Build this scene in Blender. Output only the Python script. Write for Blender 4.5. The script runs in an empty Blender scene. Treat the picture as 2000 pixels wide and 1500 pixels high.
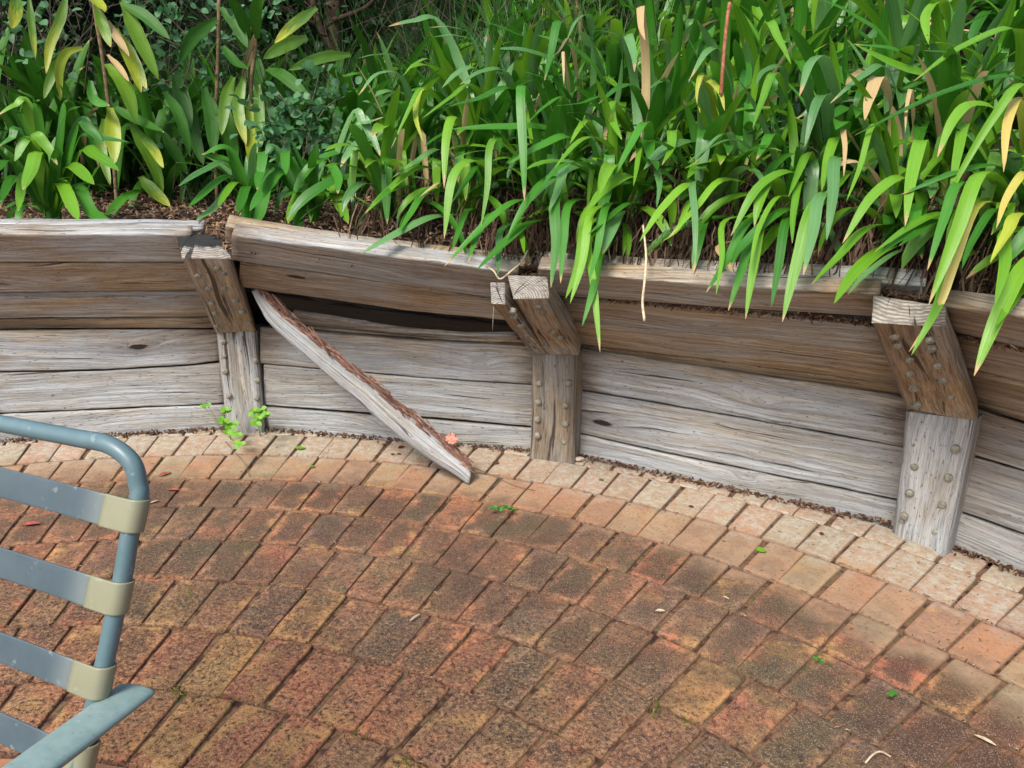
import bpy, math, random
from mathutils import Vector, Matrix, noise
R_ = math.radians
rnd = random.Random(7)
SC = bpy.context.scene
COL = SC.collection

# ------------------------------------------------------------------ camera
F_PX, PITCH, ROLL, CAM_H = 1550.0, 0.304397, 0.0169657, 1.28237
cp, sp, cr, sr = math.cos(PITCH), math.sin(PITCH), math.cos(ROLL), math.sin(ROLL)
FW = Vector((0, cp, -sp))
_R, _U = Vector((1, 0, 0)), Vector((0, sp, cp))
RT = _R * cr + _U * sr
UP = -_R * sr + _U * cr
CAM = Vector((0, 0, CAM_H))
cd = bpy.data.cameras.new('camera'); co = bpy.data.objects.new('camera', cd); COL.objects.link(co)
cd.sensor_width = 36; cd.lens = 36 * F_PX / 2000; cd.clip_start = .02; cd.clip_end = 300
m = Matrix.Identity(4)
for i in range(3):
    m[i][0] = RT[i]; m[i][1] = UP[i]; m[i][2] = -FW[i]; m[i][3] = CAM[i]
co.matrix_world = m
SC.camera = co
# ------------------------------------------------------------------ light
w = bpy.data.worlds.new('World'); SC.world = w; w.use_nodes = True
nt = w.node_tree; bg = nt.nodes['Background']
sky = nt.nodes.new('ShaderNodeTexSky'); sky.sky_type = 'NISHITA'; sky.sun_disc = False
SUN_EL, SUN_AZ = R_(50), R_(212)          # azimuth clockwise from +Y
sky.sun_elevation = SUN_EL; sky.sun_rotation = SUN_AZ
sky.air_density = 1.0; sky.dust_density = 3.0; sky.ozone_density = 1.0
nt.links.new(sky.outputs[0], bg.inputs[0]); bg.inputs[1].default_value = 0.13
sd = bpy.data.lights.new('sun', 'SUN'); so = bpy.data.objects.new('sun', sd); COL.objects.link(so)
sd.energy = 1.9; sd.angle = R_(18); sd.color = (1, .96, .90)
dirv = Vector((math.sin(SUN_AZ) * math.cos(SUN_EL), math.cos(SUN_AZ) * math.cos(SUN_EL), math.sin(SUN_EL)))
so.rotation_euler = dirv.to_track_quat('Z', 'Y').to_euler(); so.location = (0, -3, 8)
vs = SC.view_settings; vs.view_transform = 'Standard'; vs.look = 'None'; vs.exposure = 1.0; vs.gamma = 1; vs.use_curve_mapping = False

# ------------------------------------------------------------------ image pixel helpers: points placed along the rays of image pixels
CX, CY, R0, DC = -1.05926, -0.13190, 3.40864, 0.238
CEN = Vector((CX, CY, 0))
def ray(u, v): return RT * ((u - 1000) / F_PX) - UP * ((v - 750) / F_PX) + FW
def onz(u, v, z=0.0):
    d = ray(u, v); return CAM + d * ((z - CAM_H) / d.z)
def aty(u, v, y):
    d = ray(u, v); return CAM + d * (y / d.y)
def onplane(u, v, p, n):
    d = ray(u, v); return CAM + d * ((p - CAM).dot(n) / d.dot(n))
def oncyl(u, v, r):
    d = ray(u, v); ox, oy = -CX, -CY
    a = d.x * d.x + d.y * d.y; b = 2 * (ox * d.x + oy * d.y); c = ox * ox + oy * oy - r * r
    t = (-b + math.sqrt(max(b * b - 4 * a * c, 0))) / (2 * a); return CAM + d * t
def pol(r, th, z=0.0): return Vector((CX + r * math.cos(R_(th)), CY + r * math.sin(R_(th)), z))
def nz(p, s=1.0, o=0.0): return noise.noise(Vector((p[0] * s + o, p[1] * s + o * 1.7, p[2] * s - o)))
def sstep(a, b, x):
    t = min(1, max(0, (x - a) / (b - a))); return t * t * (3 - 2 * t)
def lerp(a, b, t): return a + (b - a) * t

# ------------------------------------------------------------------ object helpers
def tag(o, label=None, cat=None, group=None, kind=None):
    if label: o['label'] = label
    if cat: o['category'] = cat
    if group: o['group'] = group
    if kind: o['kind'] = kind
    return o
def empty(name, loc=(0, 0, 0), label=None, cat=None, group=None, kind=None):
    o = bpy.data.objects.new(name, None); COL.objects.link(o); o.location = loc; o.empty_display_size = .05
    return tag(o, label, cat, group, kind)
def link(name, me, parent=None, loc=None):
    o = bpy.data.objects.new(name, me); COL.objects.link(o)
    if parent is not None:
        o.parent = parent
        o.matrix_parent_inverse = Matrix.Translation(-Vector(parent.location))
    if loc is not None: o.location = loc
    return o
def mesh(name, V, F, mat, uv=None, uv2=None, smooth=True):
    me = bpy.data.meshes.new(name); me.from_pydata([tuple(v) for v in V], [], F)
    for nm, U in (('UVMap', uv), ('frac', uv2)):
        if U is not None:
            l = me.uv_layers.new(name=nm); d = []
            for f in F:
                for i in f: d += [U[i][0], U[i][1]]
            l.data.foreach_set('uv', d)
    if smooth: me.polygons.foreach_set('use_smooth', [True] * len(me.polygons))
    me.materials.append(mat); me.update(); return me
def tube_mesh(pts, rad, n=12, closed_ends=True):
    """parallel-transport tube; rad a number or list"""
    V, F, U = [], [], []; N = len(pts); up = None; L = 0
    for i, p in enumerate(pts):
        p = Vector(p)
        t = (Vector(pts[min(i + 1, N - 1)]) - Vector(pts[max(i - 1, 0)])).normalized()
        if up is None: up = t.orthogonal().normalized()
        up = (up - t * up.dot(t)).normalized(); s = t.cross(up)
        r = rad[i] if isinstance(rad, (list, tuple)) else rad
        if i: L += (p - Vector(pts[i - 1])).length
        for k in range(n):
            a = 2 * math.pi * k / n; V.append(p + (up * math.cos(a) + s * math.sin(a)) * r); U.append((L, k / n * .08))
        if i:
            for k in range(n):
                a0 = (i - 1) * n + k; a1 = (i - 1) * n + (k + 1) % n; F.append((a0, a1, a1 + n, a0 + n))
    if closed_ends:
        F.append(tuple(range(n - 1, -1, -1))); F.append(tuple(range((N - 1) * n, N * n)))
    return V, F, U
def spline(pts, n):
    """Catmull-Rom through pts, n samples"""
    P = [Vector(p) for p in pts]
    if len(P) == 2: return [P[0].lerp(P[1], i / (n - 1)) for i in range(n)]
    P = [P[0] * 2 - P[1]] + P + [P[-1] * 2 - P[-2]]; S = len(P) - 3; out = []
    for i in range(n):
        x = i / (n - 1) * S; k = min(int(x), S - 1); t = x - k
        a, b, c, d = P[k:k + 4]
        out.append(.5 * ((2 * b) + (c - a) * t + (2 * a - 5 * b + 4 * c - d) * t * t + (3 * b - a - 3 * c + d) * t ** 3))
    return out
class Soup:
    """many small pieces joined into one mesh"""
    def __init__(s): s.V, s.F, s.U = [], [], []
    def add(s, V, F, U=None):
        b = len(s.V); s.V += [tuple(v) for v in V]; s.F += [tuple(i + b for i in f) for f in F]
        s.U += list(U) if U else [(0, 0)] * len(V)
    def build(s, name, mat, parent=None, smooth=False): return link(name, mesh(name, s.V, s.F, mat, s.U, None, smooth), parent)

# ------------------------------------------------------------------ materials
class M:
    def __init__(s, name, rough=.8, spec=.3):
        s.m = bpy.data.materials.new(name); s.m.use_nodes = True; s.t = s.m.node_tree; s.n = s.t.nodes
        s.b = s.n['Principled BSDF']; s.b.inputs['Roughness'].default_value = rough
        s.b.inputs['Specular IOR Level'].default_value = spec
    def L(s, a, b): s.t.links.new(a, b)
    def node(s, typ, **kw):
        n = s.n.new(typ)
        for k, v in kw.items(): setattr(n, k, v)
        return n
    def setin(s, n, key, v):
        if hasattr(v, 'is_output') or isinstance(v, bpy.types.NodeSocket): s.L(v, n.inputs[key])
        else: n.inputs[key].default_value = v
    def math(s, op, a, b=None, c=None, clamp=False):
        n = s.node('ShaderNodeMath', operation=op, use_clamp=clamp)
        for i, x in enumerate((a, b, c)):
            if x is not None: s.setin(n, i, x)
        return n.outputs[0]
    def noise(s, vec, scale, detail=4, rough=.55, dist=0, col=False):
        n = s.node('ShaderNodeTexNoise'); s.L(vec, n.inputs['Vector'])
        n.inputs['Scale'].default_value = scale; n.inputs['Detail'].default_value = detail
        n.inputs['Roughness'].default_value = rough; n.inputs['Distortion'].default_value = dist
        return n.outputs['Color' if col else 'Fac']
    def ramp(s, fac, stops, interp='LINEAR'):
        n = s.node('ShaderNodeValToRGB'); s.L(fac, n.inputs[0]); r = n.color_ramp; r.interpolation = interp
        while len(r.elements) < len(stops): r.elements.new(.5)
        for e, (p, c) in zip(r.elements, stops):
            e.position = p; e.color = (c, c, c, 1) if isinstance(c, (int, float)) else (*c, 1)
        return n.outputs[0]
    def mix(s, f, a, b, mode='MIX'):
        n = s.node('ShaderNodeMix', data_type='RGBA', blend_type=mode)
        s.setin(n, 0, f)
        for k, x in ((6, a), (7, b)):
            if isinstance(x, tuple): n.inputs[k].default_value = (*x, 1)
            else: s.L(x, n.inputs[k])
        return n.outputs[2]
    def attr(s, name): return s.node('ShaderNodeAttribute', attribute_type='OBJECT', attribute_name=name).outputs['Fac']
    def rand(s): return s.node('ShaderNodeObjectInfo').outputs['Random']
    def island(s): return s.node('ShaderNodeNewGeometry').outputs['Random Per Island']
    def vmath(s, op, a, b):
        n = s.node('ShaderNodeVectorMath', operation=op); s.setin(n, 0, a); s.setin(n, 1, b); return n.outputs[0]
    def scale(s, vec, xyz):
        n = s.node('ShaderNodeMapping'); s.L(vec, n.inputs[0]); n.inputs['Scale'].default_value = xyz; return n.outputs[0]
    def combine(s, x, y, z):
        n = s.node('ShaderNodeCombineXYZ')
        for i, v in enumerate((x, y, z)): s.setin(n, i, v)
        return n.outputs[0]
    def uv(s, name='UVMap'): return s.node('ShaderNodeUVMap', uv_map=name).outputs[0]
    def pos(s): return s.node('ShaderNodeNewGeometry').outputs['Position']
    def objc(s): return s.node('ShaderNodeTexCoord').outputs['Object']
    def sep(s, v):
        n = s.node('ShaderNodeSeparateXYZ'); s.L(v, n.inputs[0]); return n.outputs
    def color(s, c):
        if isinstance(c, tuple): s.b.inputs['Base Color'].default_value = (*c, 1)
        else: s.L(c, s.b.inputs['Base Color'])
    def bump(s, h, strength=.5, dist=.004):
        n = s.node('ShaderNodeBump'); n.inputs['Strength'].default_value = strength; n.inputs['Distance'].default_value = dist
        s.L(h, n.inputs['Height']); s.L(n.outputs[0], s.b.inputs['Normal'])
    def smooth(s, x, a, b):
        n = s.node('ShaderNodeMapRange', interpolation_type='SMOOTHSTEP'); s.setin(n, 0, x)
        n.inputs[1].default_value = a; n.inputs[2].default_value = b; return n.outputs[0]

def wood_mat(name, fallen=False):
    k = M(name, .82, .25); uv = k.uv(); fr = k.sep(k.uv('frac')); r = k.rand()
    off = k.combine(k.math('MULTIPLY', r, 37.0), k.math('MULTIPLY', r, 11.0), k.math('MULTIPLY', r, 5.0))
    p = k.vmath('ADD', uv, off)
    s = k.sep(uv)
    # knot: distance field in metres
    dx = k.math('MULTIPLY', k.math('SUBTRACT', s[0], k.attr('knot_u')), .28)
    dy = k.math('SUBTRACT', s[1], k.attr('knot_v'))
    dk = k.math('SQRT', k.math('ADD', k.math('MULTIPLY', dx, dx), k.math('MULTIPLY', dy, dy)))
    warp = k.noise(k.scale(p, (1.3, 5, 1)), 1, 2)
    bend = k.math('ADD', k.math('MULTIPLY', warp, .09), k.math('DIVIDE', .0011, k.math('ADD', dk, .012)))
    gv = k.combine(k.math('MULTIPLY', k.sep(p)[0], .9), k.math('MULTIPLY', k.math('ADD', k.sep(p)[1], bend), 38), 0.0)
    grain = k.smooth(k.noise(gv, 1.6, 7, .68, .35), .33, .67)
    fine = k.noise(k.scale(p, (14, 420, 1)), 1, 4, .7)
    mid = k.noise(k.scale(p, (3.2, 22, 1)), 1, 4, .6, .6)
    blotch = k.noise(k.scale(p, (2.2, 5.5, 1)), 1, 4, .6); bl2 = k.smooth(k.noise(k.scale(p, (1.3, 9, 1)), 1.7, 4, .6, .5), .4, .62)
    brown = k.mix(grain, (.175, .115, .062), (.475, .355, .205))
    brown = k.mix(k.smooth(blotch, .35, .7), brown, k.mix(grain, (.28, .22, .145), (.53, .45, .325)))
    brown = k.mix(k.math('MULTIPLY', bl2, .42), brown, (.13, .078, .045))
    grey = k.mix(grain, (.21, .22, .222), (.49, .515, .525))
    grey = k.mix(k.smooth(mid, .42, .62), grey, k.mix(grain, (.20, .185, .16), (.43, .405, .355)))
    grey = k.mix(k.math('MULTIPLY', bl2, .38), grey, (.30, .31, .315))
    wth = k.attr('weather')
    wn = k.smooth(k.math('ADD', k.math('MULTIPLY', wth, 1.5), k.math('MULTIPLY', k.math('SUBTRACT', blotch, .5), 1.3)), .45, 1.0)
    # sheltered ends keep a brown tannin stain
    e = k.math('MINIMUM', fr[0], k.math('SUBTRACT', 1.0, fr[0]))
    en = k.smooth(k.math('ADD', e, k.math('MULTIPLY', k.math('SUBTRACT', mid, .5), .22)), .13, -.02)
    st = k.math('MULTIPLY', en, k.attr('stain'))
    tp = k.math('MULTIPLY', k.smooth(k.math('ADD', fr[1], k.math('MULTIPLY', k.math('SUBTRACT', blotch, .5), 2.6)), .55, 1.25), k.attr('tops'))
    wn = k.math('MULTIPLY', wn, k.math('SUBTRACT', 1.0, k.math('MULTIPLY', tp, .85)))
    wn = k.math('MULTIPLY', wn, k.math('SUBTRACT', 1.0, k.math('MULTIPLY', st, .8)))
    c = k.mix(wn, brown, grey)
    c = k.mix(k.math('MULTIPLY', st, .75), c, (.045, .02, .01))
    c = k.mix(k.math('MULTIPLY', k.smooth(fine, .48, .62), .25), c, (.55, .52, .46))
    c = k.mix(k.math('MULTIPLY', k.smooth(fine, .47, .36), .45), c, (.09, .07, .055))
    crack = k.smooth(k.noise(k.combine(k.math('MULTIPLY', k.sep(p)[0], 1.6), k.math('MULTIPLY', k.math('ADD', k.sep(p)[1], bend), 60), 3.0), 1, 5, .62), .375, .33) if False else k.smooth(k.math('SUBTRACT', k.noise(k.combine(k.math('MULTIPLY', k.sep(p)[0], 1.6), k.math('MULTIPLY', k.math('ADD', k.sep(p)[1], bend), 60), 3.0), 1, 5, .62), k.attr('crk')), .375, .33)
    c = k.mix(k.math('MULTIPLY', crack, .85), c, (.035, .026, .02))
    pit = k.smooth(k.noise(k.scale(p, (45, 190, 1)), 1, 3, .6), .36, .31)
    c = k.mix(k.math('MULTIPLY', pit, .8), c, (.06, .055, .05))
    kn = k.math('ADD', dk, k.math('MULTIPLY', k.math('SUBTRACT', k.noise(k.scale(p, (30, 60, 1)), 1, 2), .5), .01))
    km = k.math('MULTIPLY', k.smooth(kn, .0125, .008), k.attr('knot'))
    c = k.mix(km, c, (.012, .011, .012))
    rng = k.math('MULTIPLY', k.smooth(kn, .05, .01), k.attr('knot'))
    c = k.mix(k.math('MULTIPLY', rng, .3), c, (.09, .05, .03))
    drk = k.attr('blacken'); c = k.mix(drk, c, (.012, .01, .01))  # blends the whole timber towards near black, amount set per object
    # end grain is drawn where frac.y > 1
    eg = k.math('GREATER_THAN', fr[1], 1.5)
    eu = k.sep(uv); ex = k.math('SUBTRACT', eu[0], k.attr('ring_u')); ey = k.math('SUBTRACT', eu[1], k.attr('ring_v'))
    rr = k.math('SQRT', k.math('ADD', k.math('MULTIPLY', ex, ex), k.math('MULTIPLY', ey, ey)))
    rn = k.math('ADD', rr, k.math('MULTIPLY', k.noise(k.scale(uv, (1, 1, 1)), 18, 2), .02))
    rings = k.math('MULTIPLY_ADD', k.math('SINE', k.math('MULTIPLY', rn, 620.0)), .5, .5)
    ang = k.math('ARCTAN2', ex, ey)
    chk = k.smooth(k.noise(k.combine(k.math('MULTIPLY', ang, 9.0), k.math('MULTIPLY', rr, 4.0), r), 1, 3, .6), .42, .35)
    ec = k.mix(rings, (.17, .145, .115), (.42, .39, .34))
    ec = k.mix(k.smooth(k.noise(uv, 30, 4, .6), .4, .7), ec, (.19, .165, .14))
    ec = k.mix(k.math('MULTIPLY', chk, .9), ec, (.02, .018, .016))
    ec = k.mix(k.math('MULTIPLY', k.math('MULTIPLY', k.smooth(k.math('ADD', eu[1], k.math('MULTIPLY', k.noise(uv, 45, 4), .05)), .075, .095), k.attr('tar')), .95), ec, (.012, .013, .014))
    c = k.mix(eg, c, ec)
    k.color(c)
    h = k.math('ADD', k.math('ADD', grain, k.math('MULTIPLY', fine, .35)), k.math('MULTIPLY', crack, -1.3))
    h = k.math('ADD', h, k.math('ADD', k.math('MULTIPLY', pit, -.8), k.math('MULTIPLY', km, -2.0)))
    k.bump(h, .75, .003)
    return k.m
WOOD = wood_mat('weathered_sleeper_wood')

def brick_mat():
    k = M('clay_paver', .9, .2); ob = k.objc(); r = k.rand(); P = k.pos(); tone = k.attr('tone')
    off = k.combine(k.math('MULTIPLY', r, 41.0), k.math('MULTIPLY', r, 17.0), k.math('MULTIPLY', r, 3.0))
    p = k.vmath('ADD', ob, off); s = k.sep(ob)
    base = k.ramp(tone, [(0, (.38, .10, .055)), (.14, (.47, .15, .07)), (.28, (.52, .22, .08)), (.42, (.38, .16, .08)), (.56, (.27, .125, .075)),
                         (.68, (.30, .18, .09)), (.80, (.62, .34, .09)), (.9, (.16, .11, .08)), (1, (.11, .105, .09))])
    n1 = k.noise(p, 14, 5, .62); n2 = k.noise(p, 95, 4, .72); n3 = k.noise(p, 330, 3, .75); nm = k.noise(p, 38, 5, .68); big = k.noise(P, 1.9, 3, .5)
    s2 = k.smooth(n2, .40, .60); s3 = k.smooth(n3, .40, .60); sm = k.smooth(nm, .40, .62); s1 = k.smooth(n1, .38, .64)
    base = k.mix(.34, base, (.26, .135, .095))
    rust = k.math('MULTIPLY', k.smooth(k.math('ADD', k.noise(k.vmath('ADD', P, (3.0, 8.0, 0.0)), 6.5, 5, .7), k.math('MULTIPLY', k.math('SMOOTH_MIN', 1.0, k.math('SUBTRACT', 2.5, k.math('SQRT', k.math('ADD', k.math('POWER', k.math('SUBTRACT', k.sep(P)[0], CX), 2.0), k.math('POWER', k.math('SUBTRACT', k.sep(P)[1], CY), 2.0)))), .1), .05)), .50, .60), .8)
    olive = k.smooth(k.noise(k.vmath('ADD', P, (9.0, 1.0, 0.0)), 4.0, 5, .7), .48, .60)
    c = k.mix(s1, base, k.mix(.5, base, (.45, .19, .09)))
    c = k.mix(k.math('MULTIPLY', rust, 1.15, clamp=True), c, k.mix(k.smooth(k.noise(P, 4.4, 3), .47, .57), (.50, .18, .085), (.58, .32, .11)))
    c = k.mix(k.math('MULTIPLY', olive, .55), c, (.20, .15, .075))
    c = k.mix(k.math('MULTIPLY', sm, .5), c, k.mix(.55, base, (.12, .055, .04)))
    c = k.mix(k.math('MULTIPLY', k.smooth(n2, .5, .60), .32), c, (.55, .25, .11))
    ex = k.math('SUBTRACT', .058, k.math('ABSOLUTE', s[0])); ey = k.math('SUBTRACT', .115, k.math('ABSOLUTE', s[1]))
    ed = k.math('MINIMUM', ex, ey)
    heart = k.smooth(k.math('ADD', ed, k.math('MULTIPLY', k.math('SUBTRACT', n1, .5), .12)), -.004, .034)
    sx = k.sep(P)
    rad = k.math('SQRT', k.math('ADD', k.math('POWER', k.math('SUBTRACT', sx[0], CX), 2.0), k.math('POWER', k.math('SUBTRACT', sx[1], CY), 2.0)))
    band = k.math('MULTIPLY', k.smooth(rad, 1.75, 2.25), k.smooth(rad, 3.06, 2.9))
    g = k.math('ADD', k.math('MULTIPLY', big, 1.6), k.math('SUBTRACT', k.math('MULTIPLY', band, .75), .72))
    hm = k.math('MULTIPLY', k.math('MULTIPLY', heart, k.smooth(g, -.12, .42)), k.math('ADD', .45, k.math('MULTIPLY', k.math('FRACT', k.math('MULTIPLY', r, 7.3)), .6)), clamp=True)
    gr = k.mix(k.smooth(k.noise(P, 2.3, 2), .4, .6), (.045, .028, .024), (.048, .04, .026))
    c = k.mix(k.math('MULTIPLY', hm, k.math('MULTIPLY_ADD', s2, .3, .62)), c, gr)
    # lichen and grime that run across the joints
    hz = k.math('MAXIMUM', k.smooth(k.noise(P, 3.2, 6, .72), .44, .58), k.math('MULTIPLY', k.smooth(k.noise(P, 16, 4, .7), .50, .60), .75))
    hz = k.math('MULTIPLY', k.math('MULTIPLY', hz, k.math('MULTIPLY_ADD', k.smooth(rad, 1.5, 2.4), .75, .25)), k.smooth(rad, 3.08, 2.85))
    c = k.mix(k.math('MULTIPLY', hz, k.math('MULTIPLY_ADD', s2, .3, .62)), c, k.mix(k.smooth(k.noise(P, 2.6, 2), .42, .58), (.06, .037, .028), (.065, .058, .036)))
    edge = k.math('ADD', rad, k.math('MULTIPLY', k.math('SUBTRACT', k.noise(P, 4.2, 4, .6), .5), .34))
    east = k.math('MULTIPLY', k.smooth(sx[0], -.2, 1.5), .14)
    pale = k.smooth(k.math('ADD', edge, east), 2.88, 3.04)
    pm = k.math('MULTIPLY', pale, k.math('MULTIPLY_ADD', s1, .35, .6))
    tan = k.mix(k.math('FRACT', k.math('MULTIPLY', r, 5.7)), (.40, .23, .14), (.37, .31, .19))
    tan = k.mix(k.math('MULTIPLY', sm, .35), tan, (.30, .20, .15))
    c = k.mix(k.math('MULTIPLY', pm, .85), c, tan)
    white = k.smooth(k.math('ADD', edge, k.math('MULTIPLY', n1, .25)), 3.2, 3.4)
    c = k.mix(k.math('MULTIPLY', k.math('MULTIPLY', white, k.math('MULTIPLY_ADD', sm, .7, .25)), .8), c, (.46, .445, .37))
    c = k.mix(k.math('MULTIPLY', k.math('MULTIPLY', pale, k.smooth(n2, .42, .36)), .7), c, (.12, .08, .06))
    # gritty weathered skin: pale grains and dark pits
    rough = k.smooth(rad, 2.7, 1.7); inv = k.math('SUBTRACT', 1.0, pale)
    c = k.mix(k.math('MULTIPLY', k.math('MULTIPLY', k.smooth(n3, .54, .64), inv), k.math('MULTIPLY_ADD', rough, .2, .5)), c, (.60, .41, .26))
    c = k.mix(k.math('MULTIPLY', k.math('MULTIPLY', k.smooth(n2, .52, .62), rough), .55), c, k.mix(.6, base, (.74, .45, .20)))
    c = k.mix(k.math('MULTIPLY', k.math('MULTIPLY', k.smooth(n2, .47, .38), inv), k.math('MULTIPLY_ADD', rough, .25, .6)), c, (.03, .018, .014))
    c = k.mix(k.math('MULTIPLY', k.smooth(ed, .006, .0), .45), c, (.10, .055, .035))
    k.color(c)
    h = k.math('ADD', k.math('MULTIPLY', n1, .6), k.math('MULTIPLY', k.math('ADD', n2, k.math('MULTIPLY', n3, .5)), k.math('MULTIPLY_ADD', rough, 1.1, .35)))
    k.bump(h, 1.0, .006)
    return k.m
BRICK = brick_mat()

def simple(name, c0, c1, sc=20, rough=.9, vec='pos', bump=.4, dist=.003, island=False, spec=.25):
    k = M(name, rough, spec); v = k.pos() if vec == 'pos' else k.objc() if vec == 'obj' else k.uv()
    n = k.noise(v, sc, 5, .65)
    f = n if not island else k.math('ADD', k.math('MULTIPLY', k.island(), .8), k.math('MULTIPLY', n, .25), clamp=True)
    if isinstance(c1, list): c = k.ramp(f, c1)
    else: c = k.mix(k.smooth(f, .3, .7) if not island else f, c0, c1)
    k.color(c)
    if bump: k.bump(n, bump, dist)
    return k.m
SAND = simple('joint_sand_and_moss', 0, [(.36, (.035, .02, .013)), (.45, (.08, .043, .026)), (.53, (.19, .10, .055)), (.60, (.10, .08, .04)), (.68, (.06, .065, .025))], 26, bump=1.0)
SOIL = simple('bed_soil', (.012, .008, .006), (.045, .03, .02), 30, bump=.9, dist=.01)
DARK = simple('shade_black_earth', (.004, .003, .002), (.012, .009, .007), 30, bump=.5)  # near black: shade behind the planks is put into the earth colour
CHIP = simple('mulch_chips', 0, [(0, (.035, .02, .012)), (.35, (.10, .055, .03)), (.6, (.19, .105, .06)), (.85, (.3, .2, .12)), (1, (.48, .4, .3))], 60, island=True, bump=0)
LITTER = simple('dry_litter', 0, [(0, (.03, .015, .01)), (.45, (.09, .045, .03)), (.75, (.17, .10, .06)), (1, (.4, .32, .2))], 60, island=True, bump=0)
THATCH = simple('dead_strap_leaves', 0, [(0, (.018, .011, .008)), (.5, (.055, .032, .02)), (.85, (.13, .08, .05)), (.97, (.33, .24, .15))], 30, island=True, bump=0)
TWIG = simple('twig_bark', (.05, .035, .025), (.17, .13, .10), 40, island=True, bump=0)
TWIGD = simple('shaded_twig_bark', (.02, .014, .010), (.10, .075, .055), 40, island=True, bump=0)  # darker copy of the twig bark, hedge shade put into the colour
BOLT = simple('galvanised_bolt', (.13, .12, .09), (.30, .285, .22), 90, .55, 'pos', .4, .001, spec=.5)
SHEET = simple('black_plastic_sheet', (.003, .003, .004), (.012, .013, .016), 9, .5, bump=.8, dist=.006, spec=.22)
STONE = simple('pale_stone', (.42, .33, .27), (.62, .52, .44), 80)
TRUNK = simple('dark_bark', (.03, .02, .014), (.10, .06, .04), 25, bump=1, dist=.01)

def leaf_mat(name, deep, lite, tips=True, gloss=.34, trans=.26, yellow=None, isl=False, vein=True, spec=.5):
    k = M(name, gloss, spec); uv = k.sep(k.uv()); r = k.island() if isl else k.rand(); r2 = k.math('FRACT', k.math('MULTIPLY', r, 13.7)); r3 = k.math('FRACT', k.math('MULTIPLY', r, 57.1))
    pv = k.combine(k.math('MULTIPLY', uv[0], 5.0), k.math('MULTIPLY', uv[1], 7.0), k.math('MULTIPLY', r, 40.0))
    n = k.noise(pv, 1.2, 4, .6)
    c = k.mix(k.math('ADD', k.math('MULTIPLY', r2, .7), k.math('MULTIPLY', n, .35), clamp=True), deep, lite)
    if yellow: c = k.mix(k.smooth(k.math('ADD', k.math('MULTIPLY', uv[0], .5), k.math('ADD', k.math('MULTIPLY', n, .6), k.math('MULTIPLY', k.math('SUBTRACT', r3, .5), .5))), .62, .95), c, yellow)
    if vein:
        st = k.noise(k.combine(k.math('MULTIPLY', uv[0], .8), k.math('MULTIPLY', uv[1], 26.0), r), 1, 2)
        c = k.mix(k.math('MULTIPLY', k.smooth(st, .42, .60), .4), c, lite)
        mid = k.smooth(k.math('ABSOLUTE', k.math('SUBTRACT', uv[1], .5)), .07, .0)
        c = k.mix(k.math('MULTIPLY', mid, .28), c, lite)
    if tips:
        tipm = k.smooth(k.math('ADD', k.math('ADD', uv[0], k.math('MULTIPLY', r2, .05)), k.math('MULTIPLY', k.math('SUBTRACT', n, .5), .14)), .985, 1.01)
        c = k.mix(k.math('MULTIPLY', tipm, k.math('GREATER_THAN', r3, .4)), c, (.5, .33, .15))
        burn = k.math('MULTIPLY', k.smooth(k.noise(pv, 2.6, 5, .65), .66, .72), k.math('GREATER_THAN', r2, .72))
        c = k.mix(k.math('MULTIPLY', burn, .85), c, (.42, .34, .16))
        # a withered length (object property 'dry' = where along the leaf it starts)
    k.color(c)
    k.bump(k.noise(k.combine(uv[0], k.math('MULTIPLY', uv[1], 22.0), r), 1.2, 2), .5, .002)
    if trans:
        t = k.node('ShaderNodeBsdfTranslucent'); mx = k.node('ShaderNodeMixShader'); mx.inputs[0].default_value = trans
        tc = k.mix(.5, c, lite); k.L(tc, t.inputs[0])
        k.L(k.b.outputs[0], mx.inputs[1]); k.L(t.outputs[0], mx.inputs[2])
        k.L(mx.outputs[0], k.n['Material Output'].inputs[0])
    return k.m
G_AGA = leaf_mat('strap_leaf_green', (.010, .07, .005), (.07, .27, .02))
G_AGAB = leaf_mat('strap_leaf_bluish', (.03, .125, .018), (.15, .33, .10), gloss=.26, spec=.8)
G_LIME = leaf_mat('strap_leaf_bright', (.04, .17, .006), (.19, .41, .025))
G_YEL = leaf_mat('strap_leaf_yellowing', (.16, .28, .02), (.50, .55, .06), yellow=(.62, .42, .14))
G_TAN = leaf_mat('withered_leaf', (.36, .23, .09), (.60, .46, .24), tips=False, gloss=.8, trans=.25, spec=.2)
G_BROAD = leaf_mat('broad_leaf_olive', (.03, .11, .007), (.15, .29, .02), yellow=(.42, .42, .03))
G_BRDARK = leaf_mat('broad_leaf_shaded', (.014, .07, .006), (.055, .18, .014), gloss=.5, spec=.3)  # darker copy of the broad leaf; shade is put into its greens
G_BRY = leaf_mat('broad_leaf_yellow', (.16, .28, .015), (.38, .45, .03), yellow=(.5, .42, .04))
G_ROUND = leaf_mat('round_leaf_bluegreen', (.035, .13, .045), (.11, .27, .10), tips=False, gloss=.5, trans=.3, vein=False)
G_WEED = leaf_mat('weed_leaf', (.09, .28, .015), (.22, .46, .04), tips=False, vein=False)
G_HEDGE = leaf_mat('hedge_leaf', (.006, .022, .005), (.025, .085, .015), tips=False, isl=True, vein=False, trans=.2, gloss=.55)
G_REED = leaf_mat('reed_blades', (.012, .05, .006), (.05, .15, .015), tips=False, isl=True, vein=False, trans=.25)

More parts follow.
